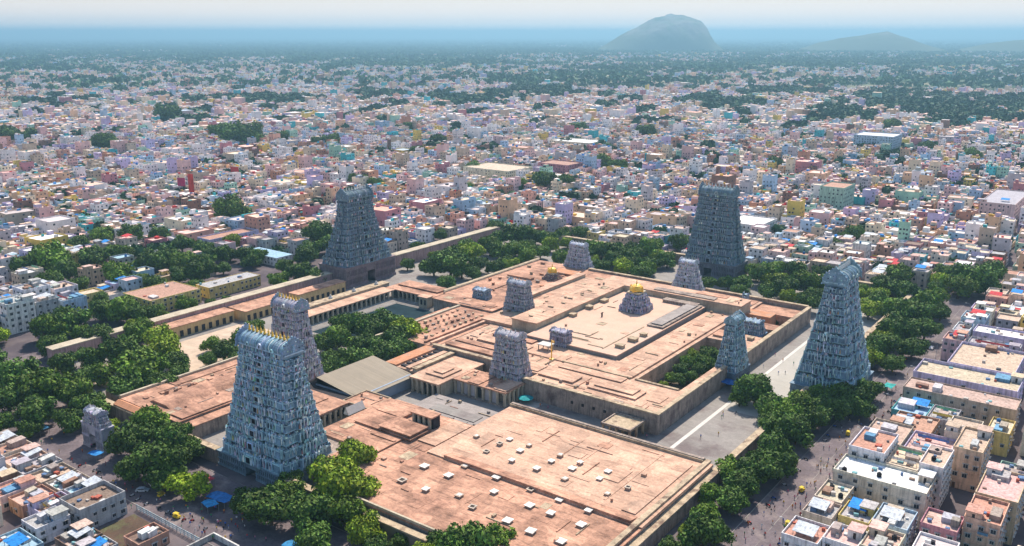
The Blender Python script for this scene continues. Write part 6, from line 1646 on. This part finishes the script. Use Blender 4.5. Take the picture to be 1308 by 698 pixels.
for i, (u, v, col, cn, rz) in enumerate([(182, 628, (.5, .55, .6), 'pale blue', 40), (196, 622, (.7, .7, .7), 'white', -10), (640, 255, (.7, .7, .7), 'white', 60), (650, 251, (.4, .05, .05), 'red', 60),
                                         (1052, 640, (.05, .05, .06), 'black', 95), (1190, 446, (.7, .7, .7), 'white', 90), (1130, 498, (.35, .36, .4), 'grey', 90)]):
    x, y = g(u, v); car(x, y, R(rz), col, '%s small car %s' % (cn, ['parked at the left street corner', 'beside the pale blue car at the left street corner', 'on the road beyond the tank trees', 'following the white one beyond the tank trees',
                        'on the right-hand road near the bottom', 'far up the right-hand road by the lavender blocks', 'on the right-hand road below the teal tower'][i]))
for i, (u, v, rz) in enumerate([(206, 634, 100), (226, 662, 10), (1024, 628, 80), (1083, 556, 95), (1006, 672, 92)]):
    x, y = g(u, v); rick(x, y, R(rz), 'yellow auto rickshaw ' + ['near the two cars at the left corner', 'by the grey railing of the vacant lot', 'on the right-hand road, middle one of three', 'on the right-hand road, farthest of three', 'on the right-hand road, nearest of three'][i])

def motorbike(x, y, rz, cn, col, label):
    t = thing('motorbike', label, 'motorbike', (x, y, .015), rz, 'motorbikes on the streets')
    for a in (-.62, .62):
        b = MB(); b.tube([(a, -.05, .3), (a, .05, .3)], .3, (.02, .02, .02), 10); b.build('wheel', M['paint'], t)
    b = MB(); b.prism([(-.5, .35), (.45, .35), (.55, .75), (.1, .85), (-.6, .8)], 1, -.13, .13, col); b.build('body', M['paint'], t)
    b = MB(); b.box(-.6, .05, -.14, .14, .82, .92, (.03, .03, .03)); b.build('seat', M['paint'], t)
    b = MB(); b.tube([(.55, -.32, 1.05), (.5, 0, .98), (.55, .32, 1.05)], .03, (.2, .2, .2), 5); b.tube([(.5, 0, .98), (.62, 0, .4)], .04, (.2, .2, .2), 5); b.build('handlebar', M['paint'], t)
rm = random.Random(12); k_ = {}
for area, (x0, x1, y0, y1), n in (('parked along the right-hand kerb', (-79.5, -77, 235, 420), 22), ('parked by the road trees', (-92, -90, 230, 400), 14), ('parked on the front street', (-300, -225, 142.5, 146), 16)):
    for i in range(n):
        y = y0 + (y1 - y0) * (i + rm.random() * .8) / n if x1 - x0 < 20 else rm.uniform(y0, y1); x = rm.uniform(x0, x1) if x1 - x0 < 20 else x0 + (x1 - x0) * (i + rm.random() * .8) / n
        cn, col = rm.choice([('black', (.02, .02, .02)), ('red', (.5, .03, .03)), ('blue', (.04, .1, .4)), ('silver', (.5, .5, .52))])
        j = k_.get((area, cn), 0); k_[(area, cn)] = j + 1
        motorbike(x, y, rm.uniform(-.4, .4) + (0 if x1 - x0 < 20 else 1.5), cn, col, '%s motorbike %s, %s such from the near end' % (cn, area, ORD[j]) if x1 - x0 < 20 else '%s motorbike %s, %s such from the left' % (cn, area, ORD[j]))
# railing round the vacant lot, low wall at the bottom edge
t = thing('railing', 'pale blue-grey metal railing between the vacant lot and the street', 'railing', (-240, 139, 0)); o = t.location
for i in range(18):
    W1(-255 + i * 2.0 - .09, -255 + i * 2.0 + .09, 138.9, 139.1, .02, 2.1, (.45, .55, .6)).build('post', M['paint'], t, o)
b = MB()
for z in (.5, 1.2, 1.9): b.box(-255, -221, 138.95, 139.05, z, z + .12, (.45, .55, .6))
b.build('rails', M['paint'], t, o)
b = MB()
for i in range(68): b.box(-255 + i * .5 - .04, -255 + i * .5 + .04, 138.96, 139.04, .5, 1.95, (.5, .6, .64))
b.build('bars', M['paint'], t, o)
t = thing('yard_wall', 'white-topped low wall corner at the bottom edge below the turquoise tower', 'wall', (-214, 142, 0)); o = t.location
W1(-220.6, -208, 143.4, 143.9, .02, 1.9, (.6, .58, .55)).build('wall_body', M['paint'], t, o); W1(-220.6, -220.1, 134, 143.39, .02, 1.9, (.4, .38, .36)).build('wall_body', M['paint'], t, o)
def tarp(u, v, w, d, h, col, label, rz=0.0, z0=0.0):
    x, y = G(u, v, h)
    t = thing('awning', label, 'awning', (x, y, z0), rz, 'cloth awnings of the temple street stalls')
    b = MB(); n = 5; vv = []
    for i in range(n + 1):
        for j in range(n + 1):
            p, q = i / n - .5, j / n - .5
            vv.append((p * w, q * d, h - .5 * (p * p + q * q) + .18 * math.sin(9 * p + 5 * q)))
    k = len(vv); vv += [(a, c, e - .05) for a, c, e in vv]
    ff = []
    for i in range(n):
        for j in range(n):
            a = i * (n + 1) + j; ff.append((a, a + n + 1, a + n + 2, a + 1)); ff.append((k + a + 1, k + a + n + 2, k + a + n + 1, k + a))
    b.poly(vv, ff, col); b.build('sheet', M['paint'], t)
    for p in (-1, 1):
        for q in (-1, 1):
            b = MB(); b.box(p * w * .45 - .05, p * w * .45 + .05, q * d * .45 - .05, q * d * .45 + .05, 0, h - .3, (.3, .28, .25)); b.build('pole', M['paint'], t)
tarp(282, 634, 9, 5, 3, (.02, .16, .42), 'bright blue awning at the left foot of the turquoise tower', .1)
tarp(268, 642, 5, 4, 2.8, (.03, .25, .5), 'smaller blue awning just left of the bright blue one', -.2)
tarp(262, 610, 6, 4, 3.2, (.42, .04, .06), 'red cloth awning beside the turquoise tower base')
tarp(122, 578, 4.6, 3.6, 3, (.03, .24, .6), 'blue awning under the arch of the small grey gate', .2)
tarp(52, 545, 6, 4, 3, (.02, .12, .25), 'dark blue awning under the left-edge trees')
tarp(374, 696, 6, 4, 3, (.03, .2, .4), 'blue awning at the bottom edge under the trees')
tarp(930, 487, 7, 6, 3.4, (.01, .12, .4), 'deep blue awning at the foot of the bright teal tower', 0)
tarp(1136, 492, 6, 4, 3, (.03, .35, .33), 'turquoise awning beside the right-hand road', 1.5)
tarp(1178, 470, 5, 3.5, 3, (.6, .6, .58), 'white awning under the trees at the right-hand road', 1.5)

# street lamps along the right-hand road
for i in range(9):
    y = 205 + i * 40
    t = thing('street_lamp', 'grey street lamp on the right-hand road edge, %s from the bottom of the picture' % ORD[i], 'street lamp', (-77.2, y, 0), 0, 'street lamps on the right-hand road')
    b = MB(); b.tube([(0, 0, 0), (0, 0, 7.5), (-.5, 0, 8.3), (-2.0, 0, 8.6)], [.12, .08, .06, .05], (.4, .42, .44), 6); b.build('pole', M['paint'], t)
    b = MB(); b.box(-2.7, -1.9, -.14, .14, 8.5, 8.66, (.5, .5, .5)); b.build('lamp_head', M['paint'], t)
# red and dark hoardings rising over the town at left
for (u, v, w, h, col, lab) in ((245, 246, 6, 17, (.55, .05, .04), 'tall red painted tower block sign in the left town'), (232, 238, 9, 8, (.45, .03, .12), 'broad crimson hoarding left of the tall red one'), (300, 222, 10, 7, (.5, .05, .05), 'red rooftop hoarding farther back in the left town')):
    x, y = G(u, v, 10)
    t = thing('hoarding', lab, 'hoarding', (x, y, 0), R(15), 'hoardings over the left town'); z0 = 8
    b = MB(); b.box(-w / 2, w / 2, -.2, .2, z0 + 2, z0 + 2 + h, col); b.build('panel', M['paint'], t)
    for s in (-1, 1):
        b = MB(); b.box(s * w * .4 - .2, s * w * .4 + .2, .21, .6, 0, z0 + 2 + h * .9, (.3, .3, .3)); b.build('post', M['paint'], t)
